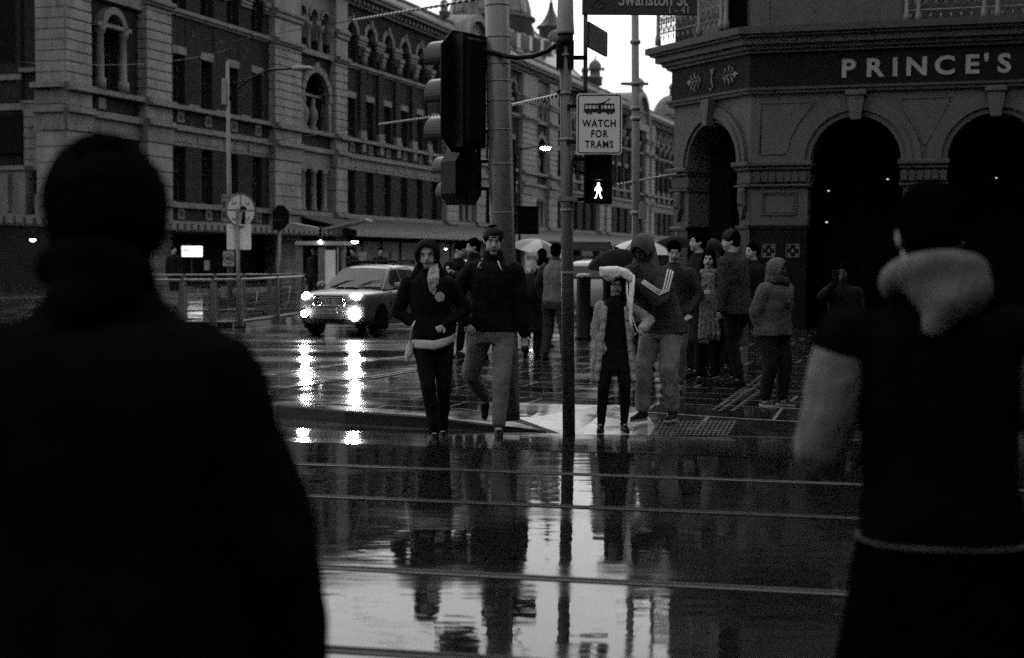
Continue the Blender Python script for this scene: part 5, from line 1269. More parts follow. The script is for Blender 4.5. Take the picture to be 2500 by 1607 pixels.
    if skirt:
        q = PB(); z0, ex = skirt[0], skirt[1]
        q.loft([(sp(z0), (.17*g+ex)*k, (.13*g+ex*.8)*k, 0), (sp((z0+.95)/2), (.17*g+ex*.6)*k, (.13*g+ex*.5)*k, 0), (sp(1.0), (.16*g+.02)*k, (.115*g+.02)*k, 0)])
        q.build('skirt', cloth('skirt_cloth_%03d' % int(skirt[2]*1000), skirt[2], .7), o, vox, 2, fold*k)
    for n_ in 'LR':
        an = J['an'+n_]; FR = J['FR'+n_]; q = PB()
        F_ = lambda x, y, z: an+FR @ (V((x, y, z))*k)
        q.cap(F_(0, .03, -.035), F_(0, -.06, -.04), .040*k, .040*k, fl=1); q.cap(F_(0, -.06, -.045), F_(0, -.15, -.058), .040*k, .030*k); q.cap(F_(0, .02, -.01), F_(0, .01, .02), .042*k, .040*k)
        so_ = q.build('shoe', shoe or M_shoe, o, min(vox, .011), 2)
        ms = MB(); pts = []
        for t_ in range(20):
            a = 2*pi*t_/20; pts.append((.045*cos(a)*(1.0 if sin(a) < 0 else .9), -.055+.135*-sin(a)))
        vs = [F_(x, y, -.083) for x, y in pts]+[F_(x*1.02, y*1.0, -.062) for x, y in pts]
        ms.add(vs, [tuple(range(20)), tuple(range(39, 19, -1))]+[(i, (i+1) % 20, (i+1) % 20+20, i+20) for i in range(20)]); ms.build('sole', M_sole if sole else M_shoe, so_)
    # ------------------------------------------------ head: eyes, brows, lips, hair, hood
    if face:
        q = MB(); dsk = sk is M_skind
        for s_ in (-1, 1):
            q.T = M.Translation(H(s_*.031, -.0855, .004)) @ HR.to_4x4() @ M.Diagonal((k, k, k, 1)); q.lathe([(.001, -.005), (.010, -.002), (.011, .001), (.001, .005)], n=10, sy=.35)
        q.build('eyes', M_eye, o)
        q = MB()
        for s_ in (-1, 1): q.tube([H(s_*.014, -.090, .024), H(s_*.032, -.0885, .030), H(s_*.050, -.078, .024)], [.002*k, .003*k, .0015*k], 6)
        q.build('eyebrows', hairm if hairm and hairm is not M_blond else M_hair, o)
        q = MB(); q.tube([H(-.024, -.086, -.060), H(-.01, -.0925, -.0585), H(.01, -.0925, -.0585), H(.024, -.086, -.060)], [.0015*k, .0035*k, .0035*k, .0015*k], 6); q.tube([H(-.018, -.088, -.066), H(0, -.0915, -.068), H(.018, -.088, -.066)], [.0015*k, .004*k, .0015*k], 6)
        q.build('lips', M_lipd if dsk else M_lip, o)
    hm_ = hairm or M_hair
    if hair:
        q = PB(); q.ell(H(0, .022, .042), (.088*k, .100*k, .093*k), HR); q.ell(H(0, .045, .0), (.080*k, .074*k, .088*k), HR)
        if hair in ('long', 'loose'):
            for s_ in (-1, 1): q.cap(H(s_*.068, .015, .03), H(s_*.080, .02, -.10), .024*k, .028*k); q.cap(H(s_*.080, .02, -.10), H(s_*.085, -.02, -.26 if hair == 'long' else -.15), .028*k, .018*k)
            q.cap(H(0, .07, .0), H(0, .085, -.24 if hair == 'long' else -.16), .07*k, .055*k)
        if hair == 'bun': q.ell(H(0, .12, .07), (.04*k, .04*k, .04*k))
        q.build('hair', hm_, o, min(vox, .010), 1, .012*k, _txh)
    def shell(ax, th0, r, thick, nm, mt, cen=(0, .01, .01), n=26, m_=16, rag=.0, th1=pi):
        """hood: a sphere-like shell open round the axis ax (head frame)"""
        ax = V(ax).normalized(); u = ax.cross(V((1, 0, 0))).normalized(); v_ = ax.cross(u)
        vs = []; fs = []
        for lay, dr in ((0, 0), (1, -thick)):
            for i in range(m_+1):
                th = th0+(th1-th0)*i/m_
                for j in range(n):
                    ph_ = 2*pi*j/n; dd = ax*cos(th)+u*sin(th)*cos(ph_)+v_*sin(th)*sin(ph_)
                    wob = 1+rag*sin(ph_*3+th*2)+rag*.6*sin(ph_*7)
                    vs.append(H(*(V(cen)+V((dd.x*(r[0]+dr)*wob, dd.y*(r[1]+dr)*wob, dd.z*(r[2]+dr)*wob)))))
        a = (m_+1)*n
        for i in range(m_):
            for j in range(n):
                p_ = (i*n+j, i*n+(j+1) % n, (i+1)*n+(j+1) % n, (i+1)*n+j); fs.append(p_); fs.append(tuple(x+a for x in p_[::-1]))
        for j in range(n): fs.append((j, (j+1) % n, (j+1) % n+a, j+a))
        q = MB(); q.add(vs, fs, True); return q.build(nm, mt, o)
    if hood:
        shell((0, -1, -.22), radians(hood.get('open', 44)), (hood.get('w', .108), hood.get('d', .128), hood.get('h', .138)), .012, 'hood', hoodm or tm_, (0, .012, hood.get('z', .005)), rag=.02)
        q = PB() if hood.get('neck', True) else None
    if hood and q:
        q.cap(H(0, .07, -.07), nb+V((0, .06*k, .0)), .085*k, .10*k); q.cap(H(-.07, .02, -.10), nb+V((-.09*k, .0, -.0)), .045*k, .06*k); q.cap(H(.07, .02, -.10), nb+V((.09*k, .0, -.0)), .045*k, .06*k)
        q.build('hood_neck', hoodm or tm_, o, vox, 3, fold*k*.6)
    if hoodd:
        q = PB(); c = sp(1.535); s2 = hoodd if isinstance(hoodd, (float, int)) else 1
        for j in range(14):
            a = 2*pi*j/14; a2 = 2*pi*(j+1)/14
            pz = lambda a_: c+V((.115*s2*cos(a_), .03+.105*s2*sin(a_), .02+.035*sin(a_)))*k
            q.cap(pz(a), pz(a2), (.042+.012*sin(a))*k*s2, (.042+.012*sin(a2))*k*s2)
        q.ell(c+V((-.02, .13*s2, .00))*k, (.12*s2*k, .07*s2*k, .085*s2*k)); q.cap(c+V((.0, .16*s2, -.03))*k, c+V((.03, .17*s2, -.085))*k, .06*k, .035*k)
        q.build('hood', hoodm or tm_, o, vox, 5, fold*k*.8)
    if cap_ == 'backwards':
        q = PB(); q.ell(H(0, .018, .050), (.087*k, .102*k, .082*k), HR); q.cap(H(-.04, .115, .02), H(.04, .115, .02), .016*k, .016*k); q.ell(H(0, .14, .01), (.06*k, .05*k, .012*k), HR)
        q.build('cap', M_black, o, .009, 2)
        q = MB(); q.tube([H(-.045, -.078, .052), H(-.02, -.0895, .053), (H(.02, -.0895, .053)), H(.045, -.078, .052)], .0045*k, 6); q.build('cap_strap', cloth('strap_grey', .12, .1), o)
    if cap_ == 'beanie':
        q = PB(); q.ell(H(0, .010, .052), (.086*k, .102*k, .088*k), HR); q.cap(H(0, .015, .135), H(0, .02, .14), .02*k, .02*k); q.build('beanie', cloth('beanie_wool', .022, .8, 14, .4, .9, 1), o, .010, 2, .008, _txh)
    if scarf:
        q = PB(); c = sp(1.53)
        for j in range(14):
            a = 2*pi*j/14; a2 = 2*pi*(j+1)/14; rr = scarf[1]
            pz = lambda a_: c+V((.085*cos(a_), -.02+.085*sin(a_), .02*sin(a_*2)))*k
            q.cap(pz(a), pz(a2), rr*k, rr*k)
        q.build('scarf', scarf[0], o, vox, 2, .03, _txh)
    return dict(o=o, J=J, H=H, k=k, sp=sp, HR=HR, nb=nb, Mx=M.Translation(V(loc)) @ M.Rotation(radians(yaw), 4, 'Z'))
def strip(pr, nm, mt, pts, r, n=8, sy=1):
    m = MB(); m.tube(pts, r, n, sy=sy); return m.build(nm, mt, pr['o'])
def gp(px, py, z=FP): p = gnd(px, py, z); return V((p.x, p.y, z))
def hand_at(pl, yaw, k, px, py, dy=0):
    """photograph position -> person-local target (divided by k)"""
    p = at(px, py, pl.y+dy); q = M.Rotation(-radians(yaw), 3, 'Z') @ (p-V(pl)); return tuple(q/k)

# ---- the couple walking towards us
L1 = gnd(1066, 1077, .06); k = 1.68/1.78
W1 = person('woman walking in a black hoodie, hood up, fair hair hanging to one side', L1, 4, 1.68, .010, lean=(-.055, .03), hips=(-.035, 0, 0), feet={'L': (-.02, -.06, 0, -4, 0), 'R': (.055, .12, .0, 6, 8)},
    hands={'L': (-.15, -.05, 1.03), 'R': (.07, -.10, 1.05)}, elbows={'L': (-.9, .45, -.2), 'R': (.9, .45, -.2)}, head=(-6, 8, -4), top=.005, topx=.024, hem=.92, pants=.006, pantx=.006, hair='long', hairm=M_blond, hood=dict(w=.118, d=.130, h=.136, open=52), build_=1.0, curl=.9, legs=1.1)
0 and strip(W1, 'hair_lock', M_blond, [W1['H'](.066, -.05, -.04), W1['H'](.058, -.085, -.13), W1['H'](.045, -.125, -.22), W1['H'](.02, -.145, -.33)], [.022, .055, .066, .020], 10, .45)
q = PB(); H_ = W1['H']
for j, (a0, a1, ln) in enumerate(((.070, .085, .25), (.055, .062, .31), (.036, .036, .34), (.018, .012, .31), (.062, .050, .34))):
    q.cap(H_(a0+.012, -.035, -.085), H_(a0+.008, -.072, -.135), .012, .020); q.cap(H_(a0+.008, -.072, -.135), H_((a0+a1)/2, -.128, -.20), .021, .022); q.cap(H_((a0+a1)/2, -.128, -.20), H_(a1, -.145, -ln), .022, .006)
q.build('hair_lock', M_blond, W1['o'], .008, 1, .014, _txh)
q = PB(); sp = W1['sp']; kk = W1['k']
pv = None
for j in range(15):
    t_ = pi*1.04+(pi*.92)*j/14; x_ = cos(t_); zz_ = .868+.055*max(0, x_)**1.3*1.2+.012*max(0, -x_)
    c_ = sp(zz_)+V((.172*x_, .135*sin(t_), 0))*kk
    if pv: q.cap(pv, c_, .024*kk, .024*kk); q.cap(pv-V((0, 0, .022)), c_-V((0, 0, .022)), .022*kk, .022*kk); q.cap(pv+V((0, 0, .02)), c_+V((0, 0, .02)), .022*kk, .022*kk)
    pv = c_
q.build('shirt_hem', cloth('white_shirt', .45, .5), W1['o'], .010, 2, .012)
m = MB(); c = W1['sp'](1.30)+V((.085, -.168, 0)); m.T = M.Translation(c) @ M.Rotation(radians(15), 4, 'Z'); m.ring(0, 0, .030, .041, 0, .006, 0, 2*pi, 20); m.ring(0, 0, .001, .030, .002, .006, 0, 2*pi, 20)
m.build('badge', mat('pale_badge', .32, .5, .6, 40), W1['o'])
m = MB()
bag = thing('plastic_bag', 'small white bag hanging from the hooded woman\'s arm', 'bag', tuple(at(1000, 828, L1.y-.05)))
def Rb(px, py, D, o): return at(px, py, D)-V(o.location)
m = MB(); 
for dx in (0, .012): m.tube([Rb(1014, 783, L1.y-.12-dx, bag), Rb(1003+dx*300, 800, L1.y-.12-dx, bag), Rb(1001, 835, L1.y-.08, bag)], .006, 6)
m.build('straps', cloth('white_shirt', .45, .5), bag)
q = PB(); q.loft([(Rb(993, 884, L1.y-.05, bag), .012, .012, 0), (Rb(998, 866, L1.y-.05, bag), .035, .03, 0), (Rb(1001, 848, L1.y-.05, bag), .03, .03, 0), (Rb(1002, 830, L1.y-.08, bag), .012, .012, 0)]); q.build('pouch', cloth('white_shirt', .45, .5), bag, .008, 1, .01)
L2 = gnd(1215, 1070, .055); k = 1.82/1.78
M1 = person('man walking in a black jacket, backwards cap and pale grey trousers', L2, -3, 1.82, .010, lean=(.0, .05), hips=(-.05, .10, .0), feet={'L': (-.15, .54, .20, 6, 66), 'R': (.01, -.03, 0, 5, 0), 'poleL': (-.6, -1, 0)},
    hands={'L': hand_at(L2, -3, k, 1140, 788, .0), 'R': hand_at(L2, -3, k, 1281, 832, .05)}, elbows={'L': (-.9, .5, 0), 'R': (.7, .8, 0)}, head=(8, 12, 0), top=.005, topx=.030, hem=.90, pants=.15, pantx=.020, hair='short', cap_='backwards', collar=True, build_=1.04, shoulder=1.06, sole=True, curl=1.1, fold=.026)
strip(M1, 'drawcord', cloth('white_shirt', .45, .5), [M1['sp'](1.50)+V((.05, -.13, .0)), M1['sp'](1.46)+V((.07, -.16, -.01)), M1['sp'](1.44)+V((.085, -.165, -.02))], .006, 6)
strip(M1, 'headphone_cord', cloth('white_shirt', .45, .5), [M1['sp'](1.49)+V((-.10, -.13, 0)), M1['sp'](1.46)+V((-.12, -.15, -.01)), M1['sp'](1.46)+V((-.09, -.16, -.02))], .005, 6)
# ---- group behind the couple
Q = gp(1165, 884); person('man in glasses and black jacket facing left, behind the walking couple', Q, -70, 1.73, .016, hands={'L': (-.12, -.38, 1.3), 'R': (.1, -.36, 1.28)}, top=.008, pants=.03, hair='short', hem=.82, head=(0, 5, 0), curl=1.2, collar=True, lean=(0, .05), feet={'L': (-.12, .15, 0, -5, 0), 'R': (.1, -.15, 0, 8, 0)})
Q = gp(1108, 872); P4 = person('dark haired person bending forward, half hidden by the walking couple', Q, 40, 1.70, .018, top=.006, pants=.008, hair='short', hem=.8, head=(10, 25, 0), lean=(0, .1), curl=.8)
Q = gp(1296, 876); P5 = person('short person in a white patterned headscarf seen from behind', Q, 165, 1.55, .016, top=.012, pants=.012, pantx=.03, hair=None, hem=.8, face=False, build_=1.05, skirt=(.45, .04, .012), curl=.6)
q = PB(); H = P5['H']; q.ell(H(0, .01, .02), (.10, .115, .115), P5['HR']); q.cap(H(0, .05, -.06), P5['nb']+V((0, .05, -.02)), .085, .10); q.cap(H(-.05, .08, -.08), H(-.06, .13, -.2), .04, .02)
m_ = cloth('patterned_scarf', .30, .9, 13, .75, .8); q.build('headscarf', m_, P5['o'], .012, 1, .02, _txh)
bk = thing('backpack', 'dark backpack on the back of the person in the white headscarf', 'backpack', tuple(P5['Mx'] @ (P5['sp'](1.2)+V((0, .2, 0)))), radians(165))
q = PB(); q.loft([(V((0, 0, -.20)), .13, .07, 0), (V((0, 0.02, -.1)), .15, .10, 0), (V((0, .01, .1)), .14, .09, 0), (V((0, 0, .2)), .09, .05, 0)]); q.build('pack', cloth('pack_cloth', .014, .5), bk, .014, 3, .02)
q = MB(); q.tube([(-.08, -.06, .18), (-.09, -.16, .26), (-.1, -.28, .2)], .018, 6); q.tube([(.08, -.06, .18), (.09, -.16, .26), (.1, -.28, .2)], .018, 6); q.build('strap', cloth('pack_cloth', .014, .5), bk)
mstripe = mat('striped_shirt', .12, .8, .1, 4); nn = mstripe.node_tree; wv = nn.nodes.new('ShaderNodeTexWave'); wv.bands_direction = 'Z'; wv.inputs['Scale'].default_value = 12; tcn = nn.nodes.new('ShaderNodeTexCoord'); nn.links.new(tcn.outputs['Object'], wv.inputs['Vector'])
rp = nn.nodes.new('ShaderNodeValToRGB'); rp.color_ramp.interpolation = 'CONSTANT'; rp.color_ramp.elements[0].color = (.015, .015, .015, 1); rp.color_ramp.elements[1].position = .5; rp.color_ramp.elements[1].color = (.2, .2, .2, 1)
nn.links.new(wv.outputs[0], rp.inputs[0]); nn.links.new(rp.outputs[0], nn.nodes['Principled BSDF'].inputs['Base Color'])
Q = gp(1322, 848); person('dark haired person in a striped top right of the white headscarf', Q, 140, 1.60, .018, topmat=mstripe, pants=.02, hair='loose', hem=.85, face=False)
Q = gp(1352, 882); k = 1.66/1.78
P7 = person('man in a pale grey top seen from behind, left of the slim pole', Q, 150, 1.66, .014, lean=(0, .02), feet={'L': (-.20, .02, 0, -20, 0), 'R': (.17, -.02, 0, 15, 0)}, hands={'R': (.27, -.10, .93), 'L': (-.28, -.05, .86)}, elbows={'R': (.9, .6, 0)},
    head=(20, 12, 0), top=.125, topx=.028, sleeve=.028, hem=.90, pants=.040, pantx=.03, hair='short', skin=M_skind, face=False)
# ---- girl under a white bag
L3 = gnd(1498, 1052, .05); k = 1.42/1.78
lo = V((L3.x, L3.y, .045))
G1 = person('girl in glasses, long dark hair and open grey cardigan, a white bag over her head', lo, 3, 1.42, .010, hips=(.0, 0, 0), feet={'L': (-.15, -.03, .0, -12, 0), 'R': (.12, .0, .0, 6, 0)},
    hands={'L': hand_at(lo, 3, k, 1478, 858, -.05), 'R': hand_at(lo, 3, k, 1566, 806, -.12)}, elbows={'L': (-.8, .6, 0), 'R': (.9, .3, -.4)}, head=(8, 10, -3), top=.006, topx=.012, hem=.84, pants=.006, pantx=.003, hair='long', build_=.92, shoulder=.92, legs=1.22, curl=1.0, cuff=.3)
q = PB(); sp = G1['sp']; kk = G1['k']; J = G1['J']                     # cardigan: open fronts, loose back, wide sleeves
for s_ in (-1, 1):
    for j in range(7):
        z = 1.40-j*.115; wx = .105+.012*j; q.cap(sp(z)+V(((s_*(wx+.03))*kk, .03*kk, 0)), sp(z-.115)+V((s_*(wx+.045)*kk, .03*kk, 0)), .045*kk, .055*kk); q.cap(sp(z)+V((s_*(wx+.015)*kk, -.085*kk, 0)), sp(z-.115)+V((s_*(wx+.03)*kk, -.10*kk, 0)), .032*kk, .036*kk)
q.loft([(sp(.62)+V((0, .08, 0)), .19*kk, .05*kk, 0), (sp(1.0)+V((0, .085, 0)), .17*kk, .045*kk, 0), (sp(1.40)+V((0, .05, 0)), .10*kk, .05*kk, 0)])
for n_ in 'LR':
    q.cap(J['sh'+n_], J['el'+n_], .068*kk, .066*kk); q.cap(J['el'+n_], J['wr'+n_].lerp(J['el'+n_], .1), .066*kk, .062*kk)
    w3 = J['el'+n_]
q.build('cardigan', cloth('grey_wool', .32, .8, 12, .3, .95, 1), G1['o'], .011, 2, .02)
q = PB(); q.loft([(sp(.70), .175*kk, .13*kk, 0), (sp(.95), .165*kk, .125*kk, 0)]); q.build('shorts', cloth('dark_shorts', .010, .5), G1['o'], .011, 2, .01)
H = G1['H']; m = MB()
for s_ in (-1, 1): m.T = M.Translation(H(s_*.031, -.098, .002)) @ G1['HR'].to_4x4(); m.ring(0, 0, .018, .0215, -.002, .002, 0, 2*pi, 14)
m.T = M.Identity(4); m.tube([H(-.012, -.10, .004), H(.012, -.10, .004)], .0015, 4); m.build('glasses', M_black, G1['o'])
wb = thing('cloth_bag', 'white cloth bag lying over the girl\'s head with its long straps hanging down', 'bag', tuple(at(1480, 668, L3.y)))
D = L3.y
q = PB(); Bq = lambda px, py, dy=0: at(px, py, D+dy)-V(wb.location)
ol = [(1463, 653), (1485, 650), (1510, 651), (1534, 658), (1546, 672), (1547, 690), (1536, 690), (1524, 676), (1508, 680), (1495, 690), (1480, 683), (1465, 674)]
vs = []; fs = []; cx_, cy_ = 1503, 668
for dy, sc_ in ((-.15, .55), (-.12, .92), (-.02, 1.0), (.08, .98), (.13, .6)):
    for (x, y) in ol: vs.append(Bq(cx_+(x-cx_)*sc_, cy_+(y-cy_)*sc_, dy))
n = len(ol)
for i in range(4):
    for j in range(n): fs.append((i*n+j, i*n+(j+1) % n, (i+1)*n+(j+1) % n, (i+1)*n+j))
fs += [tuple(range(n)), tuple(4*n+j for j in range(n))]
q.add(vs, fs)
q.build('pouch', cloth('white_canvas', .75, .9, 9, .15), wb, .008, 1, .022)
m = MB()
for pts, r in (([(1543, 672, -.07), (1543, 700, -.12), (1540, 740, -.15), (1539, 780, -.16), (1546, 815, -.16)], [.028, .025, .022, .014, .013]), ([(1530, 680, -.07), (1531, 715, -.12), (1537, 755, -.145), (1548, 788, -.15), (1558, 812, -.16), (1548, 818, -.16)], [.020, .026, .020, .012, .012, .012])):
    m.tube([Bq(*p_) for p_ in pts], r, 8, sy=.45)
m.build('straps', cloth('white_canvas', .75, .9, 9, .15), wb)
# ---- hooded man in the track jacket
L4 = gnd(1605, 1030, .10); lo = V((L4.x, L4.y, .11)); k = 1.74/1.78; yw = -32
A1 = person('hooded man in a track jacket with striped sleeves and pale trousers beside the girl', lo, yw, 1.74, .010, lean=(-.10, .20), hips=(.02, .05, -.01), feet={'L': (-.12, -.08, .0, -10, 0), 'R': (.12, .08, .0, 6, 0)},
    hands={'L': hand_at(lo, yw, k, 1538, 668, -.18), 'R': hand_at(lo, yw, k, 1556, 692, -.28)}, elbows={'L': (-.5, .0, -1), 'R': (.9, .3, -.9)}, head=(-4, 34, 0), top=.045, topx=.042, hem=.84, pants=.19, pantx=.030, hair='short', skin=M_skind, hood=dict(w=.110, d=.135, h=.138, open=46), curl=1.4, sole=True, build_=1.08, fold=.032, hoodm=cloth('hood_grey', .085, .5))
J = A1['J']; kk = A1['k']; Ms = cloth('stripe_white', .6, .1, 5, .05)
for n_ in 'LR':
    a, b, c = J['sh'+n_], J['el'+n_], J['wr'+n_]
    cv = A1['Mx'].to_3x3().inverted() @ (V((0, 0, CAMZ))-(A1['Mx'] @ b)).normalized()   # stripes run down the outer side of the sleeve
    m = MB()
    for t in (-1, 0, 1):
        pts = []
        for s0, s1, r0, r1 in ((a, b, .094, .082), (b, c, .082, .060)):
            d = (s1-s0).normalized(); out = V((1 if n_ == 'R' else -1, -.6, .5)); out = (out-d*out.dot(d)).normalized(); sd = d.cross(out)
            for f in ([.0, .25, .5, .75] if s0 is a else [.12, .4, .7, .9]):
                ang = t*.26; r = (r0+(r1-r0)*f+.010)*kk
                pts.append(s0.lerp(s1, f)+(out*cos(ang)+sd*sin(ang))*r)
        m.tube(pts, .0085, 6)
    m.build('sleeve_stripes', Ms, A1['o'])
q = PB(); sp = A1['sp']; q.cap(sp(1.0)+V((.165, .02, .02)), sp(1.18)+V((.165, .04, 0)), .03, .028); q.build('side_panel', cloth('panel_grey', .13, .5), A1['o'], .011, 2)
# ---- umbrellas
def umbrella(label, top_, r, mt1, mt2=None, tilt=(0, 0), holder=None, shaft=True):
    o = thing('umbrella', label, 'umbrella', tuple(top_)); o.rotation_euler = (radians(tilt[0]), radians(tilt[1]), .2)
    for j, mt in enumerate((mt1, mt2 or mt1)):
        m = MB()
        for s_ in range(8):
            if s_ % 2 != j: continue
            vs = []; 
            for i in range(9):
                f = i/8; 
                for jj in range(5):
                    g_ = jj/4; a = 2*pi*(s_+g_)/8; rr = r*f*(1-.06*sin(pi*g_)*f); z = -r*.42*(f**1.9)+.012*sin(pi*g_)*f*0; vs.append((rr*cos(a), rr*sin(a), z))
            fs = [(i*5+jj, i*5+jj+1, (i+1)*5+jj+1, (i+1)*5+jj) for i in range(8) for jj in range(4)]
            m.add(vs, fs, True)
        m.build('canopy_panels', mt, o, recalc=False)
    m = MB(); m.tube([(0, 0, .07), (0, 0, -.78)], .007, 6); m.tube([(0, 0, -.78), (0, 0, -.84), (0.03, 0, -.87), (.05, 0, -.83)], .013, 6)
    for s_ in range(8): a = 2*pi*s_/8; m.tube([(r*f*cos(a), r*f*sin(a), -r*.42*f**1.9-.006) for f in (0, .3, .6, .85, 1.02)], .004, 4); m.tube([(r*.5*cos(a), r*.5*sin(a), -r*.42*.5**1.9-.01), (0, 0, -r*.55)], .003, 4)
    m.build('frame', M_metal, o); return o
M_uw = mat('pale_umbrella_cloth', .40, .6, .1, 3); M_ug = mat('grey_umbrella_cloth', .13, .6, .15, 3); M_ud = mat('dark_umbrella_cloth', .005, .9, .3, 3, 0, .05)
umbrella('pale and grey panelled umbrella showing behind the hooded man', at(1562, 584, 19), .50, M_uw, M_ug)
umbrella('dark umbrella left of the pale one, above the girl', at(1498, 611, 18.2), .38, M_ud, None, (12, -14))
umbrella('grey umbrella with a pale edge beyond the headscarf, behind the thick pole', at(1318, 585, 25), .52, M_ug, M_uw, (8, 12))
umbrella('black umbrella at the hotel corner behind the hooded man', at(1650, 577, 22), .42, M_ud)
Q = gp(1500, 905); person('person in black under the dark umbrella, mostly hidden by the girl', Q, 150, 1.60, .018, top=.006, pants=.006, hands={'R': (-.02, -.3, 1.3)}, face=False, hem=.7)
Q = gp(1572, 905); person('person in a pale coat under the panelled umbrella, hidden behind the hooded man', Q, 170, 1.62, .018, top=.12, pants=.02, hands={'R': (.1, -.3, 1.35)}, face=False, hem=.7)
# ---- people at the hotel corner
Q = gp(1642, 956); person('short haired man in dark jacket and pale jeans just behind the hooded man', Q, -10, 1.66, .014, lean=(0, .03), feet={'L': (-.1, .1, 0, -8, 0), 'R': (.08, -.05, 0, 8, 0)}, head=(8, 18, 0), top=.025, topx=.035, pants=.085, pantx=.025, hem=.84, hands={'L': (-.16, -.16, .98), 'R': (.2, -.12, .95)}, elbows={'L': (-.9, .5, 0), 'R': (.9, .5, 0)}, shoe=cloth('grey_shoe', .07, .3))
Q = gp(1727, 936); k = 1.57/1.78
S1 = person('smiling woman in a black coat with a long pale fringed scarf, holding a paper', Q, -12, 1.57, .012, head=(-4, 6, 3), top=.006, topx=.04, hem=.55, pants=.006, hair='loose', hands={'L': hand_at(Q, -12, k, 1712, 716, -.25), 'R': hand_at(Q, -12, k, 1768, 738, -.15)}, elbows={'L': (-.9, .3, -.5), 'R': (.9, .5, -.4)}, curl=.5)
Mscf = cloth('pale_scarf', .15, .9, 16, .45, .95)
q = PB(); sp = S1['sp']; kk = S1['k']
for j in range(12):
    a = 2*pi*j/12; a2 = 2*pi*(j+1)/12; pz = lambda a_: sp(1.50)+V((.08*cos(a_), -.02+.085*sin(a_), 0))*kk; q.cap(pz(a), pz(a2), .036, .036)
for x0, x1, z0, w_ in ((-.04, -.05, .62, .06), (.05, .10, .66, .085)):
    for j in range(6):
        f = j/6; f2 = (j+1)/6; za = 1.46+(z0-1.46)*f; zb = 1.46+(z0-1.46)*f2
        for d in (-.5, 0, .5): q.cap(sp(za)+V(((x0+(x1-x0)*f+d*w_*(.6+f))*kk, (-.165-.02*f)*kk, 0)), sp(zb)+V(((x0+(x1-x0)*f2+d*w_*(.6+f2))*kk, (-.165-.02*f2)*kk, 0)), .022, .024)
q.build('scarf', Mscf, S1['o'], .010, 1, .02, _txh)
m = MB()
for x0, z0, w_ in ((-.035, .62, .05), (.09, .66, .07)):
    for j in range(9):
        x = x0+(j/8-.5)*w_*2.2; m.tube([sp(z0)+V((x*kk, -.19*kk, -.01)), sp(z0)+V((x*kk+random.uniform(-.01, .01), -.19*kk, -.07))], .005, 4)
m.build('scarf_fringe', Mscf, S1['o'])
pp_ = thing('paper', 'white folded paper held low by the woman in the pale scarf', 'paper', tuple(at(1690, 742, Q.y-.3)))
m = MB(); R_ = lambda px, py, dy=0: at(px, py, Q.y-.3+dy)-V(pp_.location); m.add([R_(1690, 722), R_(1704, 728), R_(1699, 745, .02), R_(1692, 763, .03), R_(1679, 748, .02), R_(1689, 742)]+[R_(1690, 722, .01), R_(1704, 728, .01), R_(1699, 745, .03), R_(1692, 763, .04), R_(1679, 748, .03), R_(1689, 742, .01)], [tuple(range(6)), tuple(range(11, 5, -1))]+[(i, (i+1) % 6, (i+1) % 6+6, i+6) for i in range(6)]); m.build('sheet', mat('paper', .30, .7, .1, 5), pp_)
hb = thing('handbag', 'small pale handbag carried by the woman in the pale scarf', 'bag', tuple(at(1775, 775, Q.y-.15)))
q = PB(); q.loft([(V((0, 0, -.10)), .05, .04, 0), (V((0, 0, 0)), .07, .05, 0), (V((0, 0, .08)), .04, .03, 0)]); q.build('pouch', cloth('bag_cloth', .10, .9, 22, .6), hb, .009, 1, .02); m = MB(); m.tube([(-.03, 0, .07), (-.02, 0, .16), (.03, 0, .16), (.03, 0, .07)], .006, 6); m.build('handle', cloth('bag_cloth', .10, .9, 22, .6), hb)
Q = gp(1712, 930); person('dark haired woman in profile facing left, just above the scarf woman', Q+V((0, .6, 0)), -80, 1.79, .016, top=.006, pants=.006, hair='bun', hem=.7, head=(0, -6, 0), lean=(0, -.03), hands={'L': (-.08, -.30, 1.2), 'R': (.08, -.28, 1.1)}, elbows={'L': (-.8, .5, -.6), 'R': (.8, .5, -.6)})
Q = gp(1795, 942); person('tall man in a beanie and mottled grey jacket looking left, back half turned', Q, -130, 1.80, .014, top=.03, topx=.04, topmat=cloth('mottled_jacket', .028, .9, 12, .7, .9, 1), pants=.006, hair='short', cap_='beanie', hem=.82, head=(35, 5, 0), curl=.9, lean=(.03, .05), hands={'L': (-.10, -.24, 1.15)}, elbows={'L': (-.9, .4, -.4)}, feet={'L': (-.14, -.10, 0, -15, 0), 'R': (.10, .12, 0, 20, 0)})
Q = gp(1752, 925); person('person in a dark grey hood, between the scarf woman and the beanie man', Q+V((0, .5, 0)), 160, 1.70, .016, top=.018, pants=.006, hood=dict(open=44), hair=None, face=False)
Q = gp(1834, 898); k = 1.66/1.78
B1 = person('person in black stepping behind the man in the parka, shoes with white soles', Q, -60, 1.68, .016, top=.006, pants=.006, sole=True, feet={'L': (-.1, -.3, 0, -5, 0), 'R': (.1, .3, .03, 5, 20)}, hands={'L': hand_at(Q, -60, k, 1815, 752, -.1)}, elbows={'L': (-.9, .5, 0)}, hem=.75)
tb = thing('shopping_bag', 'pale paper carrier bag hanging beside the man in the parka', 'bag', tuple(at(1809, 822, Q.y-.2)), .2)
m = MB(); m.add([(x*(1 if z > 0 else .9), y, z) for z in (-.13, .13) for x, y in ((-.075, -.04), (.075, -.04), (.075, .04), (-.075, .04))], [(0, 1, 2, 3), (0, 4, 5, 1), (1, 5, 6, 2), (2, 6, 7, 3), (3, 7, 4, 0), (4, 5, 6, 7)]); m.build('bag_body', cloth('paper_bag', .07, .6, 9, .4), tb); m = MB(); m.tube([(-.04, 0, .12), (-.02, 0, .26), (.02, 0, .26), (.04, 0, .12)], .004, 5); m.build('handle', M_black, tb)
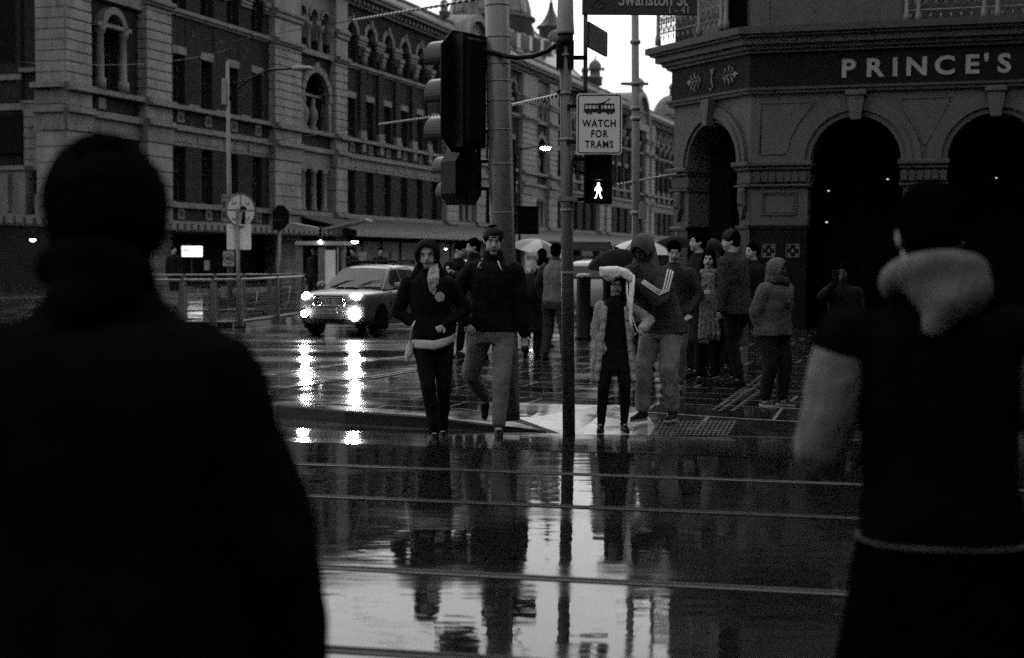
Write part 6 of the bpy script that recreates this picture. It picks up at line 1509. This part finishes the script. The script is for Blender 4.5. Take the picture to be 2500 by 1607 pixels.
L5 = gnd(1884, 991, FP); lo = V((L5.x, L5.y, FP)); k = 1.47/1.78; yw = 42
K1 = person('man in a grey hooded parka and patterned scarf, looking right', lo, yw, 1.47, .011, lean=(0, .04), feet={'L': (-.10, .04, 0, -8, 0), 'R': (.14, -.04, 0, 10, 0)}, hands={'L': hand_at(lo, yw, k, 1858, 812, -.1), 'R': hand_at(lo, yw, k, 1918, 742, -.12)}, elbows={'L': (-.6, .8, 0), 'R': (.6, .7, -.6)},
    head=(22, 2, 0), top=.07, topx=.050, hem=.86, pants=.012, pantx=.035, hair='short', hood=dict(w=.118, d=.135, h=.145, open=50), curl=1.3, build_=1.28, shoulder=1.08, shoe=cloth('mottled_trainer', .045, .9, 26, .9), sole=True, fold=.035, scarf=(cloth('mottled_scarf', .04, .9, 30, .8, .9, 1), .062), hoodm=cloth('hood_pale', .085, .5), skin=M_skind)
for n_ in 'LR':
    an = K1['J']['an'+n_]; FR = K1['J']['FR'+n_]; m = MB()
    for s_ in (-1, 1):
        F_ = lambda y, z: an+FR @ V((s_*.040, y, z)); m.tube([F_(-.065, -.05), F_(-.055, -.015), F_(-.035, -.05), F_(-.025, -.015)], .0055, 5)
    m.build('shoe_letter', M_sole, K1['o'])
Q = gp(2052, 985); k = 1.44/1.78
N1 = person('dark figure holding a lit phone, beyond the blurred man at right', Q, -20, 1.44, .014, top=.006, pants=.006, hair='loose', hands={'L': hand_at(Q, -20, k, 2040, 690, -.18)}, elbows={'L': (-.7, .3, -.8)}, curl=1.3, head=(0, 10, 0), skin=M_skind)
ph_ = thing('phone', 'small phone held up by the dark figure behind the blurred man', 'phone', tuple(at(2040, 676, Q.y-.24)), -.3); m = MB(); m.bbox(-.035, .035, -.004, .004, -.065, .065, .002); m.build('case', M_black, ph_); m = MB(); m.box(-.031, .031, .0045, .006, -.055, .058); m.build('screen', mat('phone_screen', .1, .3, 0, 1, emit=.8), ph_)
Q = gp(1688, 912); person('person in a black coat squeezed between the short haired man and the scarf woman', Q, 70, 1.64, .017, top=.006, pants=.006, hair='short', hem=.6, head=(20, 12, 0), lean=(.02, .06), hands={'R': (.12, -.25, 1.1)}, elbows={'R': (.9, .4, -.4)})
Q = gp(1764, 905); person('dark figure half hidden between the scarf woman and the beanie man', Q, -35, 1.60, .018, top=.005, pants=.005, hair='loose', hem=.65, head=(-15, 10, 4), lean=(-.03, .05), hands={'L': (-.1, -.25, 1.05)}, elbows={'L': (-.9, .4, -.4)}, skin=M_skind)
# ---- a few people under the station awning
for (px, py, yw, lb_, t_) in ((768, 752, -30, 'distant standing person between the shelter posts', .01), (838, 735, 60, 'distant person behind the bonnet of the silver car', .02), (862, 735, -40, 'second distant person behind the roof of the silver car', .008), (928, 733, 20, 'distant person behind the roof rails of the silver car', .01), (425, 742, 40, 'distant person in front of the dark shopfronts behind the railing', .008)):
    Q = gnd(px, py, .12); person(lb_, V((Q.x, Q.y, .12)), yw, 1.72, .03, top=t_, pants=.008, fold=0, group='people waiting far off under the station awning')
# ---- blurred foreground figures
Q = at(238, 625, 2.55); lo = V((Q.x+.01, Q.y, 0))
X1 = person('large blurred dark figure seen from behind at the left, close to the camera', lo, 176, 1.82, .014, top=.002, topx=.06, hem=.45, skirt=(.40, .22, .002), pants=.002, hair='short', hoodd=.68, head=(0, 4, 0), build_=1.28, shoulder=.98, shdrop=.065, hood=dict(w=.108, d=.124, h=.128, open=60, neck=False), collar=True, hands={'L': (-.33, -.06, .84), 'R': (.33, -.06, .84)}, elbows={'L': (-.9, .5, 0), 'R': (.9, .5, 0)}, skin=M_skind, topmat=cloth('black_coat', .0042, .3), hoodm=cloth('black_coat', .0042, .3))
Q = at(2262, 625, 3.55); lo = V((Q.x+.055, Q.y, 0))
X2 = person('blurred man from behind, dark vest, pale sleeves and thick pale hood', lo, 180, 1.80, .013, top=.004, topx=.030, hem=.90, lean=(.045, .0), skirt=(.45, .10, .002), pants=.002, hair='short', head=(-8, 8, 0), build_=1.08, shoulder=1.16, hoodd=.86, hoodm=cloth('pale_hood', .10, .7), sleeve=.125, hands={'L': (-.25, -.24, 1.08), 'R': (.22, -.26, 1.06)}, elbows={'L': (-.3, .9, -.2), 'R': (.45, .8, -.3)}, fold=.022, topmat=cloth('black_vest', .0040, .3))
q = PB(); sp = X2['sp']; q.loft([(sp(.910), .222, .172, 0), (sp(.922), .222, .172, 0)]); q.build('hem_trim', cloth('trim_grey', .05, .7), X2['o'], .009, 1)
# ---- parts that came out of one loop become parts of their own
def split_parts(names):
    for o in list(SC.objects):
        if o.type != 'MESH': continue
        b = o.name.split('.')[0]
        if b not in names: continue
        me = o.data; n = len(me.vertices); par = list(range(n))
        def find(i):
            while par[i] != i: par[i] = par[par[i]]; i = par[i]
            return i
        for e in me.edges:
            a, c = find(e.vertices[0]), find(e.vertices[1])
            if a != c: par[a] = c
        comp = {}
        for i in range(n): comp.setdefault(find(i), []).append(i)
        cl = []
        for vs in comp.values():
            co = np.array([me.vertices[i].co for i in vs]); cl.append([vs, co.min(0)-names[b][1], co.max(0)+names[b][1]])
        ch = True
        while ch:
            ch = False
            for i in range(len(cl)):
                for j in range(len(cl)-1, i, -1):
                    if (cl[i][1] <= cl[j][2]).all() and (cl[j][1] <= cl[i][2]).all():
                        cl[i] = [cl[i][0]+cl[j][0], np.minimum(cl[i][1], cl[j][1]), np.maximum(cl[i][2], cl[j][2])]; cl.pop(j); ch = True
        if len(cl) < 2: o.name = names[b][0]; continue
        m = me.materials[0]; polys = [(tuple(p.vertices), p.use_smooth) for p in me.polygons]; P_ = [tuple(v.co) for v in me.vertices]
        for k, (vs, lo, hi) in enumerate(cl):
            mp = {v: i for i, v in enumerate(vs)}; fs = [(tuple(mp[v] for v in f), sm) for f, sm in polys if f[0] in mp]
            nm = bpy.data.meshes.new(names[b][0]); nm.from_pydata([P_[v] for v in vs], [], [f for f, _ in fs]); nm.polygons.foreach_set('use_smooth', [x for _, x in fs]); nm.materials.append(m)
            q = bpy.data.objects.new(names[b][0], nm); C.objects.link(q); q.parent = o.parent; q.matrix_local = o.matrix_local.copy()
            if k == 0:
                for c_ in o.children: c_.parent = q
        bpy.data.objects.remove(o)
split_parts({'capitals': ('capital', .0), 'string_course': ('string_course', .0), 'scroll_ornament': ('scroll_ornament', .01), 'balcony_posts': ('balcony_post', .0), 'band': ('band', .0), 'eyes': ('eye', 0), 'eyebrows': ('eyebrow', 0),
             'posters': ('poster', 0), 'pattern_tiles': ('pattern_tile', .02), 'posts': ('post', 0), 'clamp': ('clamp', 0), 'fittings': ('fitting', 0), 'canopy_post': ('canopy_post', 0), 'crossbar': ('crossbar', 0), 'door_seams': ('door_seam', .005),
             'wiper': ('wiper', 0), 'sleeve_stripes': ('sleeve_stripe', 0), 'canopy_panels': ('canopy_panel', -.004), 'shop_panels': ('shop_panel', 0), 'upper_window': ('upper_window', 0), 'legs': ('leg', .01), 'shoe_letter': ('shoe_letter', .01), 'arm': ('arm', 0), 'fog_lamp': ('fog_lamp', 0), 'doors': ('door', .02), 'wing_trim': ('wing_trim', 0), 'wing_opening': ('wing_opening', 0), 'bracket': ('bracket', 0), 'sleeves': ('sleeve', 0), 'shaded_recess': ('shaded_recess', .1), 'beads': ('bead', 0)})
bpy.context.view_layer.update()
